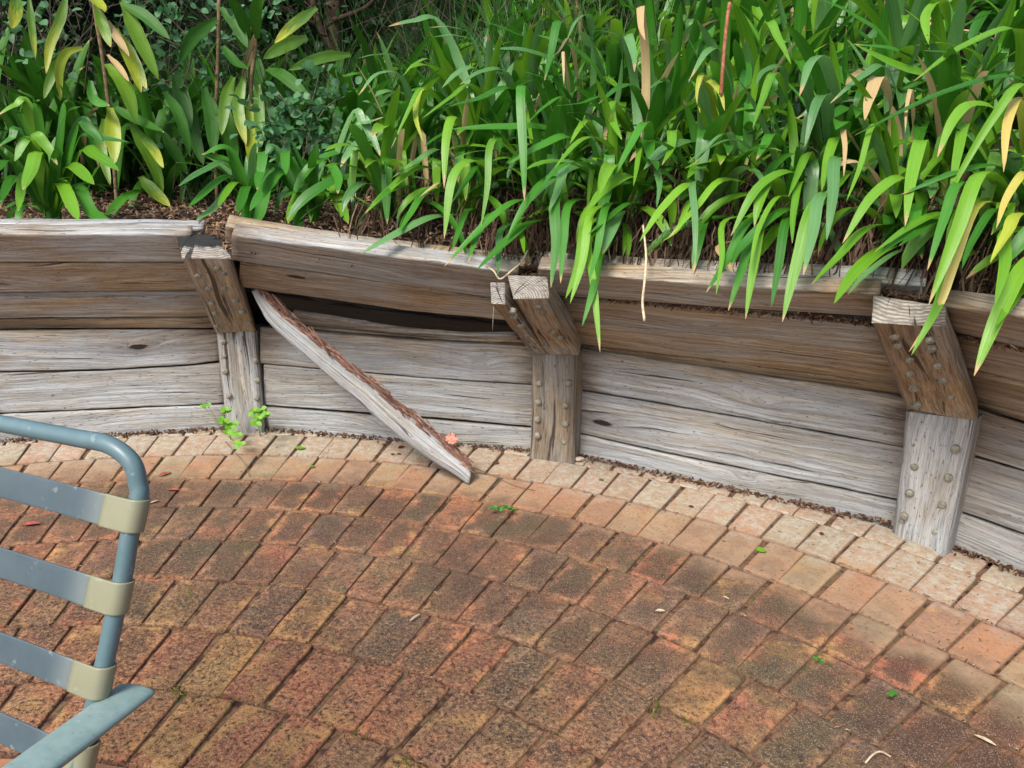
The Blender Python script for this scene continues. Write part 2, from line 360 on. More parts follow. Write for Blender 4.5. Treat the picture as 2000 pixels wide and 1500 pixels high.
# ------------------------------------------------------------------ setting: ground
def sheet(name, x0, x1, y0, y1, z, nx, ny, mat, amp=0, kind='structure'):
    V, F = [], []
    for j in range(ny + 1):
        for i in range(nx + 1):
            x, y = lerp(x0, x1, i / nx), lerp(y0, y1, j / ny)
            V.append((x, y, z + amp * nz((x, y, 0), 9)))
    for j in range(ny):
        for i in range(nx):
            a = j * (nx + 1) + i; F.append((a, a + 1, a + nx + 2, a + nx + 1))
    o = link(name, mesh(name, V, F, mat)); return tag(o, kind=kind)
ground = sheet('ground', -40, 40, -40, 40, -.06, 8, 8, SOIL)
patio = empty('patio', (CX, CY, 0), kind='structure')
V, F = [], []
NA, NR = 200, 60
for j in range(NR + 1):
    for i in range(NA + 1):
        r = lerp(.2, 3.52, j / NR); P = pol(r, lerp(-10, 170, i / NA))
        V.append((P.x, P.y, -.0072 + .0025 * nz((P.x, P.y, 0), 14) + .003 * nz((P.x, P.y, 0), 60)))
for j in range(NR):
    for i in range(NA):
        a = j * (NA + 1) + i; F.append((a, a + NA + 1, a + NA + 2, a + 1))
link('sand_bed', mesh('sand_bed', V, F, SAND), patio)

# ---- brick meshes
def brick_mesh(seed, hx=.0580, hy=.1168, hz=.05):
    q = random.Random(seed); V, F = [], []; N = 24; o = seed * 3.3
    def ring(sx, sy, z, j):
        out = []
        # walk round the rectangle
        for i in range(N):
            t = i / N * 4; s = int(t); f = t - s
            # denser near corners
            f = .5 - .5 * math.cos(math.pi * f)
            c = [(-1, -1), (1, -1), (1, 1), (-1, 1)]
            a, b = c[s], c[(s + 1) % 4]; x = lerp(a[0], b[0], f); y = lerp(a[1], b[1], f)
            rr = .9 if (abs(x) > .99 and abs(y) > .99) else 1
            X = x * (hx - sx) * (1 - .035 * (rr < 1)); Y = y * (hy - sx) * (1 - .018 * (rr < 1))
            X *= 1 + .034 * Y / hy; k = j * (nz((X * 30, Y * 30, z * 20), 1, o) + .8 * nz((X * 9, Y * 9, 1), 1, o))
            out.append((X + k * x, Y + k * y, z + .35 * j * nz((X * 25, Y * 25, 3), 1, o)))
        return out
    rings = [ring(0, 0, -hz, .001), ring(0, 0, -.006, .0025), ring(.001, 0, -.0016, .003), ring(.004, 0, -.0002, .0024), ring(.02, 0, 0, .002)]
    for rg in rings: V += rg
    for j in range(len(rings) - 1):
        for i in range(N):
            a, b = j * N + i, j * N + (i + 1) % N; F.append((a, b, b + N, a + N))
    V.append((0, 0, .001)); c = len(V) - 1; b0 = (len(rings) - 1) * N
    for i in range(N): F.append((b0 + i, b0 + (i + 1) % N, c))
    return mesh('brick', V, F, BRICK)
BM = [brick_mesh(i) for i in range(12)]
BMS = [brick_mesh(50 + i, .0555, .062) for i in range(4)]
def th_of(P): return math.degrees(math.atan2(P.y - CY, P.x - CX))
phase = {1: onz(1350, 1016), 2: onz(1240, 1050), 3: onz(710, 1005), 4: onz(1127, 1179), 5: onz(1197, 1330), 6: onz(597, 1262), 7: onz(432, 1355)}
tones = [((590, 1205), .80), ((1350, 1340), .80), ((440, 1280), .8), ((540, 1300), .0), ((610, 1345), .06), ((655, 975), .05), ((310, 1260), .16), ((400, 1060), .5),
         ((1665, 1365), 1), ((1265, 1190), .95), ((1340, 1230), .93), ((1130, 1090), .9), ((1240, 1010), .45), ((500, 1250), .1), ((720, 1240), .97), ((640, 1100), .6),
         ((1010, 1130), .95), ((820, 1130), .68), ((1200, 1420), .68), ((240, 1250), .3), ((1050, 1280), .3), ((1330, 1060), .08), ((1300, 1080), .06), ((330, 1180), .7),
         ((1700, 1200), .75), ((1590, 1130), .75), ((1830, 1260), .12), ((1900, 1400), .3), ((800, 1380), .05), ((930, 1340), .9), ((700, 1420), .08)]
tpos = [(onz(*p), t) for p, t in tones]
outside = Soup(); cnt = 0
rb = random.Random(21)
for kx in range(0, 12):
    Ro = R0 - DC * (kx - 1)
    if kx == 0: r_in, r_out = R0 + .003, R0 + .127
    else: r_in, r_out = Ro - .2335, Ro - .0035
    step = math.degrees(.1188 / (r_in if kx else R0))
    t0 = th_of(phase[kx]) if kx in phase else rb.uniform(0, 4)
    n0 = int((8 - t0) / step)
    drift = 0
    for i in range(0, int(150 / step)):
        th = t0 + (n0 + i + .5) * step + rb.uniform(-.10, .10)
        rc = (r_in + r_out) / 2 + rb.uniform(-.003, .003)
        P = pol(rc, th); d = P - CAM; a = d.dot(FW)
        vis = False
        if a > .1:
            u, v = 1000 + F_PX * d.dot(RT) / a, 750 - F_PX * d.dot(UP) / a
            vis = -70 < u < 2080 and v < 1570
        rot = R_(th - 90) + rb.uniform(-.012, .012)
        z = max(-.002, min(.003, rb.gauss(0, .0014))); tx, ty = max(-.012, min(.012, rb.gauss(0, .006))), max(-.02, min(.02, rb.gauss(0, .009)))
        
        me = rb.choice(BM if kx else BMS)
        tone = rb.choice([.03, .1, .2, .3, .42, .42, .5, .56, .56, .62, .68, .68, .76, .9, .95])
        if 2.0 < rc < 2.93 and P.x < .9: tone = rb.choice([.42, .5, .56, .56, .62, .68, .68, .9, .92, .95, .05, .45])
        if rc < 2.0 and P.x < -.2: tone = rb.choice([.1, .2, .28, .3, .42, .5, .8, .05, .68])
        if kx == 0: tone = rb.choice([.05, .1, .0])
        for Q, tt in tpos:
            if (Q - P).length < .075: tone = tt
        mw = Matrix.Translation((P.x, P.y, z)) @ Matrix.Rotation(rot, 4, 'Z') @ Matrix.Rotation(tx, 4, 'X') @ Matrix.Rotation(ty, 4, 'Y')
        if vis:
            o = bpy.data.objects.new('brick', me); COL.objects.link(o); o.parent = patio
            o.matrix_parent_inverse = Matrix.Translation((-CX, -CY, 0)); o.matrix_basis = mw; o['tone'] = tone; cnt += 1
        elif (P - CAM).length < 6:
            V = [mw @ Vector(c) for c in [(-.056, -.114, -.05), (.056, -.114, -.05), (.056, .114, -.05), (-.056, .114, -.05), (-.056, -.114, 0), (.056, -.114, 0), (.056, .114, 0), (-.056, .114, 0)]]
            outside.add(V, [(4, 5, 6, 7), (0, 1, 5, 4), (1, 2, 6, 5), (2, 3, 7, 6), (3, 0, 4, 7)])
print('bricks', cnt)
PAVE = simple('paver_far', (.2, .1, .06), (.36, .17, .09), 12)
o = outside.build('outer_paving', PAVE, patio); o['kind'] = 'stuff'

# ------------------------------------------------------------------ the wall
wall = empty('retaining_wall', pol(3.45, 68.7), 'low curved timber retaining wall of grey and brown sleepers between the brick patio and the garden bed', 'retaining wall')
def extend(pl, u):
    """prolong a pixel edge to column u"""
    (a, b), (c, d) = (pl[0], pl[1]) if u < pl[0][0] else (pl[-2], pl[-1])
    s = (d - b) / (c - a)
    q = pl[0] if u < pl[0][0] else pl[-1]
    p = (u, q[1] + s * (u - q[0])); return [p] + pl if u < pl[0][0] else pl + [p]
def pl_at(pl, t):
    u = lerp(pl[0][0], pl[-1][0], t)
    for (a, b), (c, d) in zip(pl, pl[1:]):
        if u <= c + 1e-6: return (u, lerp(b, d, (u - a) / (c - a) if c > a else 0))
    return pl[-1]
def plane3(a, b, c):
    n = (b - a).cross(c - a).normalized()
    if n.dot(CAM - a) < 0: n = -n
    return a, n
bays = {}
for i, (g0, g1, k0, k1, t0, z0) in {1: ((0, 862), (425, 838), (0, 644), (420, 641), (170, 458), .905), 2: ((535, 840), (1035, 880), (516, 641), (1034, 678), (706, 494), .882),
        3: ((1130, 890), (1750, 1025), (1138, 680), (1764, 774), (1450, 556), .872), 4: ((1875, 1075), (2000, 1122), (1926, 803), (2000, 826), (1900, 604), .885)}.items():
    a, b = onz(*g0), onz(*g1); K0, K1 = onz(*k0, .465), onz(*k1, .465); T = onz(*t0, z0)
    bays[i] = (plane3(a, b, (K0 + K1) / 2), plane3(K0, K1, T))
def plank(bay, up, top, bot, wth, T=.05, proud=0.0, seed=0, label=None, stain=.5, knot=None, rough=1.0, name='plank', ends=(None, None), blacken=0.0, parent=None, segs=None, edge=.0025):
    p, n = bays[bay][1 if up else 0]
    if ends[0] is not None: top, bot = extend(top, ends[0]), extend(bot, ends[0])
    if ends[1] is not None: top, bot = extend(top, ends[1]), extend(bot, ends[1])
    p = p + n * proud
    A = [onplane(*pl_at(top, t), p, n) for t in (0, 1)]
    L = (A[1] - A[0]).length; N = segs or max(24, int(L * 42))
    prof = [(0, 1), (0, .12), (.006, .05), (.03, .012), (.08, 0), (.2, 0), (.35, 0), (.5, 0), (.65, 0), (.8, 0), (.92, 0), (.97, .012), (.994, .05), (1, .12), (1, 1)]
    Q = len(prof); V, F, U, U2 = [], [], [], []; o = seed * 7.13 + 1
    for i in range(N + 1):
        t = i / N; a = onplane(*pl_at(bot, t), p, n); b = onplane(*pl_at(top, t), p, n); H = (b - a).length; x = t * L
        up_ = (b - a).normalized()
        wb = edge * rough * (nz((x * 7, 0, 0), 1, o) + .6 * nz((x * 30, 0, 0), 1, o)); wt = edge * rough * (nz((x * 7, 9, 0), 1, o) + .6 * nz((x * 30, 9, 0), 1, o))
        for j, (v, d) in enumerate(prof):
            q = a.lerp(b, v) + up_ * (wb * (1 - v) + wt * v) - n * (d * T)
            if d < .2:
                q += n * (.003 * rough * nz((x * 3, v * 2.2, 0), 1, o) + .0012 * nz((x * 8, v * 14, 3), 1, o) - .004 * max(0, abs(nz((x * 2.5, v * 9, 5), 1, o)) * -1 + .04) * 12 * rough)
            V.append(q); U.append((x, v * H - (T * (1 - v * 2) * (d > .5)))); U2.append((t, v))
    for i in range(N):
        for j in range(Q):
            a = i * Q + j; b = i * Q + (j + 1) % Q; F.append((a, a + Q, b + Q, b) if True else 0)
    F.append(tuple(range(Q))); F.append(tuple(range(N * Q + Q - 1, N * Q - 1, -1)))
    me = mesh(name, V, F, WOOD, U, U2)
    ob = link(name, me, parent or wall)
    ob['tops'] = .9 if (not up and wth < .9) else .25 if not up else 0.0; ob['crk'] = 0.0
    ob['weather'] = float(wth + (.16 if up and proud > -.04 else 0)); ob['stain'] = float(stain); ob['blacken'] = float(blacken)
    if knot: ob['knot'] = 1.0; ob['knot_u'] = float(knot[0] * L); ob['knot_v'] = float(knot[1] * (A[0] - onplane(*pl_at(bot, 0), p, n)).length)
    else: ob['knot'] = 0.0; ob['knot_u'] = float((nz((seed, 1, 2), 3.1) + .5) * L); ob['knot_v'] = .07
    for kk in ('ring_u', 'ring_v', 'tar'): ob[kk] = 0.0
    if label: ob['label'] = label
    return ob
X0, X4 = -330, 3400; KX = (X4 - 1800) / 620
# bay 1 (left)
plank(1, 1, [(0, 457), (345, 459)], [(0, 512), (353, 513)], .34, seed=1, ends=(X0, 372), proud=.004, stain=.3)
plank(1, 1, [(0, 517), (357, 516)], [(0, 571), (383, 568)], .22, seed=2, ends=(X0, 392), proud=.002, stain=.4)
plank(1, 1, [(0, 582), (200, 583), (385, 580)], [(0, 622), (409, 619)], .30, seed=3, ends=(X0, 420), proud=-.004, stain=.6, rough=1.6)
plank(1, 1, [(0, 573), (385, 570)], [(0, 582), (385, 580)], .75, seed=33, ends=(X0, 400), proud=-.016, stain=.3, rough=1.2, T=.03)
plank(1, 1, [(0, 626), (410, 623)], [(0, 643), (420, 640)], .12, seed=4, ends=(X0, 424), proud=-.012, stain=.9, T=.05)
plank(1, 0, [(0, 647), (421, 643)], [(0, 725), (200, 722), (300, 716), (381, 711), (425, 706)], .86, seed=5, ends=(X0, 430), proud=.006, stain=.75, knot=(.79, .54))
plank(1, 0, [(0, 728), (200, 725), (300, 719), (381, 714), (425, 709)], [(0, 807), (432, 788)], .97, seed=6, ends=(X0, 438), proud=0, stain=.35)
plank(1, 0, [(0, 811), (432, 791)], [(0, 866), (430, 842)], 1.1, seed=7, ends=(X0, 440), proud=.008, stain=.2, rough=1.5)
# bay 2
plank(2, 1, [(455, 461), (957, 526)], [(472, 512), (957, 582)], .42, seed=8, ends=(452, 1010), proud=.006, stain=.75)
plank(2, 1, [(475, 515), (957, 585)], [(485, 563), (597, 579), (817, 610), (985, 626)], .26, seed=9, ends=(468, 1020), proud=.0, stain=.7, rough=1.5, label='plank with a long dark split above the dark hole in the wall', knot=(.2, .75))
plank(2, 1, [(572, 612), (646, 622), (716, 635), (800, 650), (905, 655), (1012, 655)], [(590, 634), (695, 646), (800, 655), (905, 663), (1012, 668)], .36, seed=10, proud=-.03, stain=.5, rough=1.6, T=.04, name='plank', label='sagging thin plank at the foot of the dark hole')
plank(2, 1, [(600, 640), (800, 661), (1024, 668)], [(600, 650), (800, 667), (1030, 676)], .08, seed=11, proud=-.022, stain=.8, T=.05)
plank(2, 0, [(516, 640), (625, 650), (800, 665), (1034, 678)], [(525, 712), (625, 720), (835, 738), (1036, 751)], .72, seed=12, ends=(508, 1046), proud=.004, stain=.8, knot=None)
plank(2, 0, [(525, 714), (625, 722), (835, 740), (1036, 753)], [(534, 793), (723, 806), (835, 815), (1034, 832)], .95, seed=13, ends=(515, 1046), proud=0, stain=.3)
plank(2, 0, [(534, 798), (723, 813), (835, 821), (1034, 838)], [(536, 843), (887, 871), (1034, 883)], 1.1, seed=14, ends=(520, 1046), proud=.004, stain=.2)
plank(2, 1, [(505, 572), (700, 604), (850, 622), (1005, 640)], [(530, 604), (700, 628), (850, 644), (1008, 658)], .3, seed=30, proud=-.048, blacken=.95, rough=2.2, T=.03, label='blackened rotten board deep in the hole')
# bay 3
plank(3, 1, [(1068, 527), (1133, 535), (1267, 547), (1400, 557), (1704, 576)], [(1068, 577), (1133, 582), (1450, 603), (1700, 618)], .30, seed=15, ends=(1050, 1716), proud=.008, stain=.5)
plank(3, 1, [(1127, 587), (1450, 611), (1704, 640)], [(1140, 630), (1450, 662), (1728, 694)], .36, seed=16, ends=(1090, 1752), proud=0, stain=.85)
plank(3, 1, [(1140, 632), (1450, 664), (1728, 696)], [(1133, 672), (1400, 705), (1756, 752)], .25, seed=17, ends=(1100, 1770), proud=.003, stain=.9, rough=1.3)
plank(3, 1, [(1133, 676), (1400, 709), (1758, 755)], [(1138, 681), (1400, 720), (1764, 774)], .1, seed=18, ends=(1100, 1775), proud=-.008, stain=.9)
plank(3, 0, [(1138, 682), (1400, 722), (1764, 775)], [(1132, 761), (1450, 815), (1766, 873)], .8, seed=19, ends=(1112, 1785), proud=.006, stain=1.0)
plank(3, 0, [(1132, 764), (1450, 818), (1766, 876)], [(1128, 844), (1300, 884), (1752, 975)], .93, seed=20, ends=(1110, 1780), proud=0, stain=.4, knot=(.1, .37))
plank(3, 0, [(1128, 848), (1300, 888), (1752, 980)], [(1127, 896), (1267, 925), (1450, 968), (1744, 1036)], 1.15, seed=21, ends=(1110, 1770), proud=.004, stain=.15, rough=1.7)
# bay 4 (right)
plank(4, 1, [(1860, 600), (2000, 620)], [(1876, 654), (2000, 682)], .30, seed=22, ends=(1835, X4), proud=.008, stain=.6)
plank(4, 1, [(1880, 662), (2000, 688)], [(1916, 728), (2000, 750)], .24, seed=23, ends=(1850, X4), proud=0, stain=.8)
plank(4, 1, [(1916, 731), (2000, 753)], [(1924, 788), (2000, 808)], .28, seed=24, ends=(1870, X4), proud=.002, stain=.9)
plank(4, 1, [(1924, 791), (2000, 811)], [(1926, 802), (2000, 824)], .1, seed=25, ends=(1880, X4), proud=-.008, stain=.9)
plank(4, 0, [(1924, 804), (2000, 829)], [(1904, 890), (2000, 919)], .78, seed=26, ends=(1870, X4), proud=.005, stain=.9)
plank(4, 0, [(1904, 893), (2000, 922)], [(1882, 1000), (2000, 1042)], .9, seed=27, ends=(1860, X4), proud=0, stain=.5)
plank(4, 0, [(1882, 1004), (2000, 1046)], [(1870, 1068), (2000, 1126)], 1.05, seed=28, ends=(1850, X4), proud=.004, stain=.2, rough=1.5)
# weathered capping strip lying behind the top sleepers
def cap(bay, top, bot, seed, **kw):
    return plank(bay, 1, top, bot, kw.pop('wt', .8), seed=seed, proud=-.052, T=.05, stain=0, rough=2.2, label=kw.pop('label', None), **kw)
cap(1, [(0, 446), (345, 447)], [(0, 470), (345, 471)], 41, ends=(X0, 396), label='silvery bleached board along the top of the wall, left of the first post')
cap(2, [(440, 443), (700, 484), (957, 514)], [(440, 475), (700, 512), (957, 545)], 42, ends=(446, 1036), wt=.42)
cap(3, [(1068, 517), (1133, 521), (1400, 538), (1790, 556)], [(1068, 545), (1400, 565), (1800, 583)], 43, ends=(1042, 1806), wt=.5)

# ---- posts
def box_solid(c8, name, mat, seed, res=(8, 6, 30), amp=.003, endg=True):
    """c8: front BL,BR,TR,TL then back BL,BR,TR,TL -> rounded noisy timber"""
    nu, nd, nv = res; V, F, U, U2 = [], [], [], []
    def P(a, b, c):  # a across, b depth, c along
        f = c8[0].lerp(c8[1], a).lerp(c8[3].lerp(c8[2], a), c); g = c8[4].lerp(c8[5], a).lerp(c8[7].lerp(c8[6], a), c); return f.lerp(g, b)
    cen = sum(c8, Vector()) / 8; W = (c8[1] - c8[0]).length; D = (c8[4] - c8[0]).length; Ln = (c8[3] - c8[0]).length
    ringp = []
    e = [0, .035, .12, .3, .5, .7, .88, .965, 1]
    for a in e[:-1]: ringp.append((a, 0.0))
    for b in e[:-1]: ringp.append((1.0, b))
    for a in e[:-1]: ringp.append((1 - a, 1.0))
    for b in e[:-1]: ringp.append((0.0, 1 - b))
    Q = len(ringp); o = seed * 5.7
    def put(a, b, c, vv):
        q = P(a, b, c); ax = abs(a - .5) * 2; bx = abs(b - .5) * 2
        rr = max(0, ax - .93) / .07 * max(0, bx - .93) / .07
        k = amp * nz((a * 3 + b * 2, c * Ln * 9, b * 3), 1, o) + amp * .7 * nz((a * 9, c * Ln * 3, b * 9), 1, o)
        d = (q - P(.5, .5, c)).normalized(); q = q + d * (k - .006 * rr)
        V.append(q); return q
    for i in range(nv + 1):
        c = i / nv
        for j, (a, b) in enumerate(ringp):
            put(a, b, c, c); U.append((c * Ln, j / Q * 2 * (W + D))); U2.append((.5, .5))
    for i in range(nv):
        for j in range(Q):
            a = i * Q + j; b = i * Q + (j + 1) % Q; F.append((a, b, b + Q, a + Q))
    for c, flip in ((1.0, 0), (0.0, 1)):
        base = len(V); n = 12
        for i in range(n + 1):
            for j in range(n + 1):
                a, b = j / n, i / n; q = P(a, b, c); out = (P(.5, .5, c) - P(.5, .5, .5)).normalized()
                ed = min(a, b, 1 - a, 1 - b)
                q = q + out * (.002 * nz((a * 6, b * 6, 1), 1, o) + .0015 - (.004 if ed < .02 else 0)); V.append(q)
                U.append((a * W, b * D)); U2.append((.5, 2.0))
        for i in range(n):
            for j in range(n):
                k = base + i * (n + 1) + j; f = (k, k + 1, k + n + 2, k + n + 1); F.append(f[::-1] if flip else f)
    return mesh(name, V, F, mat, U, U2)
def post(name, fl, fr, tl, tr, bl, br, zt, zk, seed, label, wth, back, tar=0, ring=(.5, -.2)):
    """front corners px: bottom-left,right and top-left,right ; back offset vector"""
    c = [bl_ for bl_ in (fl, fr, tr, tl)]
    c8 = c + [q + back for q in c[:2]] + [br, bl] if False else c + [c[0] + back, c[1] + back, c[2] + back, c[3] + back]
    if bl is not None: c8[6], c8[7] = br, bl
    o = link(name, box_solid(c8, name, WOOD, seed), wall)
    W = (c8[1] - c8[0]).length
    for k, v in dict(weather=wth, stain=0.0, blacken=0.0, knot=0.0, knot_u=.2, knot_v=.3, ring_u=ring[0] * W, ring_v=ring[1] * .12, tar=tar).items(): o[k] = float(v)
    o['tops'] = .8 if name == 'post' else 0.0; o['crk'] = .045
    if label: o['label'] = label
    return o, c8
def dome(rad):
    V, F = [], []; n, mm = 12, 5
    for j in range(mm):
        a = j / mm * math.pi / 2
        for i in range(n):
            t = 2 * math.pi * i / n; V.append((rad * math.cos(a) * math.cos(t), rad * math.cos(a) * math.sin(t), rad * .55 * math.sin(a)))
    V.append((0, 0, rad * .55)); V2 = [(rad * .97 * math.cos(2 * math.pi * i / n), rad * .97 * math.sin(2 * math.pi * i / n), -.012) for i in range(n)]
    for j in range(mm - 1):
        for i in range(n):
            a = j * n + i; b = j * n + (i + 1) % n; F.append((a, b, b + n, a + n))
    for i in range(n): F.append(((mm - 1) * n + i, (mm - 1) * n + (i + 1) % n, mm * n))
    b0 = len(V); V += V2
    for i in range(n): F.append((b0 + i, b0 + (i + 1) % n, (i + 1) % n, i))
    return mesh('bolt', V, F, BOLT)
DOME = dome(.0135)
def bolts(o, c8, pts, cx, cy, s):
    p = (c8[0] + c8[1] + c8[2] + c8[3]) / 4; n = ((c8[2] - c8[0]).cross(c8[3] - c8[1])).normalized()
    if n.dot(CAM - p) < 0: n = -n
    p = p + n * .0035
    for X, Y in pts:
        P = onplane(cx + X / s, cy + Y / s, p, n)
        b = bpy.data.objects.new('bolt', DOME); COL.objects.link(b); b.parent = o
        b.matrix_basis = Matrix.Translation(P + n * .0005) @ n.to_track_quat('Z', 'Y').to_matrix().to_4x4() @ Matrix.Rotation(rnd.uniform(0, 6), 4, 'Z') @ Matrix.Scale(rnd.uniform(.9, 1.08), 4)
def fix_bolt_parents():
    bpy.context.view_layer.update()
LP = {}
def inward(th): return Vector((math.cos(R_(th)), math.sin(R_(th)), 0))
defs = {
 1: dict(th=91.8, lo=[(443, 847), (516, 845), (500, 646), (422, 650)], up=[(422, 650), (500, 646), (451, 505), (355, 505)], zf=.83, zb=.905, bk=[(345, 458), (447, 458)]),
 2: dict(th=68.7, lo=[(1035, 893), (1121, 906), (1127, 691), (1038, 689)], up=[(1038, 689), (1131, 693), (1073, 583), (959, 593)], zf=.775, zb=.835, bk=[(957, 550), (1068, 540)]),
 3: dict(th=45.5, lo=[(1744, 1042), (1848, 1087), (1905, 820), (1770, 804)], up=[(1772, 800), (1910, 822), (1846, 638), (1702, 630)], zf=.83, zb=.885, bk=[(1706, 576), (1848, 598)])}
WHERE = {1: 'left of the fallen board', 2: 'at the end of the patch of missing planks', 3: 'at the right, under overhanging leaves'}
posts = {}
for k, d in defs.items():
    lo = [onz(*d['lo'][0], 0), onz(*d['lo'][1], 0), onz(*d['lo'][2], .46), onz(*d['lo'][3], .46)]
    for q in lo[:2]: q.z = -.03
    # base pixels are where the timber meets the bricks: prolong it 3 cm into the ground
    inn = inward(d['th'])
    o1, c1 = post('post', *[lo[0], lo[1]], lo[3], lo[2], None, None, 0, 0, 60 + k, f'grey upright post foot with domed bolts, {WHERE[k]}', (.58, .5, .68)[k - 1], inn * .13); o1['blacken'] = (0.0, .32, 0.0)[k - 1]
    upf = [onz(*d['up'][0], .462), onz(*d['up'][1], .462), onz(*d['up'][2], d['zf']), onz(*d['up'][3], d['zf'])]
    bb = [onz(*d['bk'][0], d['zb']), onz(*d['bk'][1], d['zb'])]
    if k != 2:
        back = ((bb[0] - upf[3]) + (bb[1] - upf[2])) / 2
        o2, c2 = post('leaning_post', upf[0], upf[1], upf[3], upf[2], bb[0], bb[1], 0, 0, 70 + k, f'brown leaning post top with a cut end, {WHERE[k]}', (.42, 0, .45)[k - 1], back, tar=1.0 if k == 1 else 0, ring=((.5, 1.6) if k == 1 else (.45, 2.2)))
        posts[k] = (o1, c1, o2, c2)
    else:
        back = Vector((.02, .09, .075))
        a = [onz(1038, 689, .462), onz(1068, 691, .462), onz(987, 595, .775), onz(959, 593, .775)]
        b = [onz(1066, 691, .462), onz(1131, 693, .462), onz(1073, 583, .785), onz(1003, 584, .785)]
        oa, ca = post('leaning_post', a[0], a[1], a[3], a[2], onz(957, 551, .835), onz(986, 551, .835), 0, 0, 81, 'narrow split-off half of the cracked middle post', .4, back, ring=(1.5, -1))
        ob, cb = post('leaning_post', b[0], b[1], b[3], b[2], onz(991, 537, .845), onz(1068, 540, .85), 0, 0, 82, 'wider half of the cracked middle post with ring patterned end', .4, back, ring=(-.1, 0.0))
        posts[k] = (o1, c1, ob, cb, oa, ca)
bolts(posts[1][2], posts[1][3], [(1105, 398), (1250, 385), (1213, 355), (1163, 470), (1250, 468), (1180, 550), (1315, 535), (1200, 605), (1350, 600), (1390, 665), (1210, 675)], 0, 400, 2.857)
bolts(posts[1][0], posts[1][1], [(1245, 765), (1250, 842), (1257, 930), (1278, 1067), (1425, 870), (1437, 980), (1432, 1080)], 0, 400, 2.857)
bolts(posts[2][2], posts[2][3], [(1718, 285), (1745, 315), (1800, 425), (1835, 455), (1878, 525), (1760, 505)], 450, 500, 2.857)
bolts(posts[2][4], posts[2][5], [(1575, 312), (1582, 342), (1620, 390), (1655, 445), (1685, 490), (1708, 527)], 450, 500, 2.857)
bolts(posts[2][0], posts[2][1], [(1722, 713), (1718, 815), (1713, 912), (1713, 1003), (1885, 710), (1867, 835), (1867, 938), (1860, 1037)], 450, 500, 2.857)
bolts(posts[3][2], posts[3][3], [(868, 345), (885, 388), (1040, 365), (1045, 405), (940, 458), (942, 525), (1078, 490), (1103, 560), (960, 600), (1140, 640), (980, 680), (1185, 710)], 1400, 520, 2.5)
bolts(posts[3][0], posts[3][1], [(957, 868), (1165, 893), (965, 980), (1130, 1033), (940, 1108), (1100, 1165), (912, 1222), (1067, 1300)], 1400, 520, 2.5)

# ---- black sheet and backing behind the planks
p, n = bays[2][1]
V, F, U = [], [], []; N, Mr = 60, 14
for j in range(Mr + 1):
    for i in range(N + 1):
        t = i / N; v = j / Mr; u = lerp(470, 1060, t); yy = lerp(lerp(545, 610, t), lerp(655, 700, t), v)
        dd = -.06 + .010 * nz((t * 9, v * 5, 0), 1, 3) + .006 * abs(nz((t * 25, v * 10, 2), 1, 5))
        V.append(onplane(u, yy, p + n * dd, n)); U.append((t, v))
for j in range(Mr):
    for i in range(N):
        a = j * (N + 1) + i; F.append((a, a + 1, a + N + 2, a + N + 1))
o = link('plastic_sheet', mesh('plastic_sheet', V, F, SHEET, U), wall); o['label'] = 'creased black plastic sheet showing through the hole'
# near-black earth behind the planks; the shade of the joints is in its colour
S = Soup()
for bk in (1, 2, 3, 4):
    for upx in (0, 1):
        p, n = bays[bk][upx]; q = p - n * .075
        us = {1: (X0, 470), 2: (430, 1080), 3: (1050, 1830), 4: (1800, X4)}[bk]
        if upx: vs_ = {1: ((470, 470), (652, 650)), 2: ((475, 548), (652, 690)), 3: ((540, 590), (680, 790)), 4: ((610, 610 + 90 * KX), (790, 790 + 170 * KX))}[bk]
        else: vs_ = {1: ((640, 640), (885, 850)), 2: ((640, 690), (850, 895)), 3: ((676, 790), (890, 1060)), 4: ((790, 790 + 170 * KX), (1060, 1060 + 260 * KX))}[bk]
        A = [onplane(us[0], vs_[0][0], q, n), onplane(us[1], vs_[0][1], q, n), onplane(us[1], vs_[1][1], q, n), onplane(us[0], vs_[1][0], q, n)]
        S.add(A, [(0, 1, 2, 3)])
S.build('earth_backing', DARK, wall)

# ------------------------------------------------------------------ garden bed
TOPL = [onplane(X0, 470, bays[1][1][0], bays[1][1][1]), onplane(400, 462, *bays[1][1]), onplane(455, 468, *bays[2][1]), onplane(980, 530, *bays[2][1]), onplane(1068, 530, *bays[3][1]), onplane(1720, 580, *bays[3][1]), onplane(1850, 602, *bays[4][1]), onplane(X4, 602 + .143 * (X4 - 1850), *bays[4][1])]
TOPL = [Vector((q.x, q.y, min(max(q.z, .84), .9))) for q in TOPL]
def r_in(th):
    """radius and height of the back of the wall top in direction th"""
    d = inward(th); best = None
    for a, b in zip(TOPL, TOPL[1:]):
        ta, tb = th_of(a), th_of(b)
        if min(ta, tb) - .01 <= th <= max(ta, tb) + .01:
            t = (th - ta) / (tb - ta); q = a.lerp(b, t); best = (math.hypot(q.x - CX, q.y - CY), q.z)
    return best or ((TOPL[0] - CEN).xy.length, TOPL[0].z) if th > 90 else best or ((TOPL[-1] - CEN).xy.length, TOPL[-1].z)
def bed_z(r, th):
    ri, z0 = r_in(th); d = max(0, r - ri - .05); k = sstep(88, 76, th)
    left = .10 * d; right = .55 * min(d, .25) + .35 * max(0, d - .25)
    return z0 - .035 + lerp(left, right, k) + .018 * nz((r * 4, th * .25, 0), 1, 2)
V, F = [], []; NA, NR = 150, 46
for j in range(NR + 1):
    for i in range(NA + 1):
        th = lerp(8, 128, i / NA); ri, z0 = r_in(th); t = j / NR; r = ri + .045 + 9 * t ** 2.2
        P = pol(r, th); V.append((P.x, P.y, bed_z(min(r, 6.5), th) + .012 * nz((P.x, P.y, 0), 22)))
for j in range(NR):
    for i in range(NA):
        a = j * (NA + 1) + i; F.append((a, a + NA + 1, a + NA + 2, a + 1))
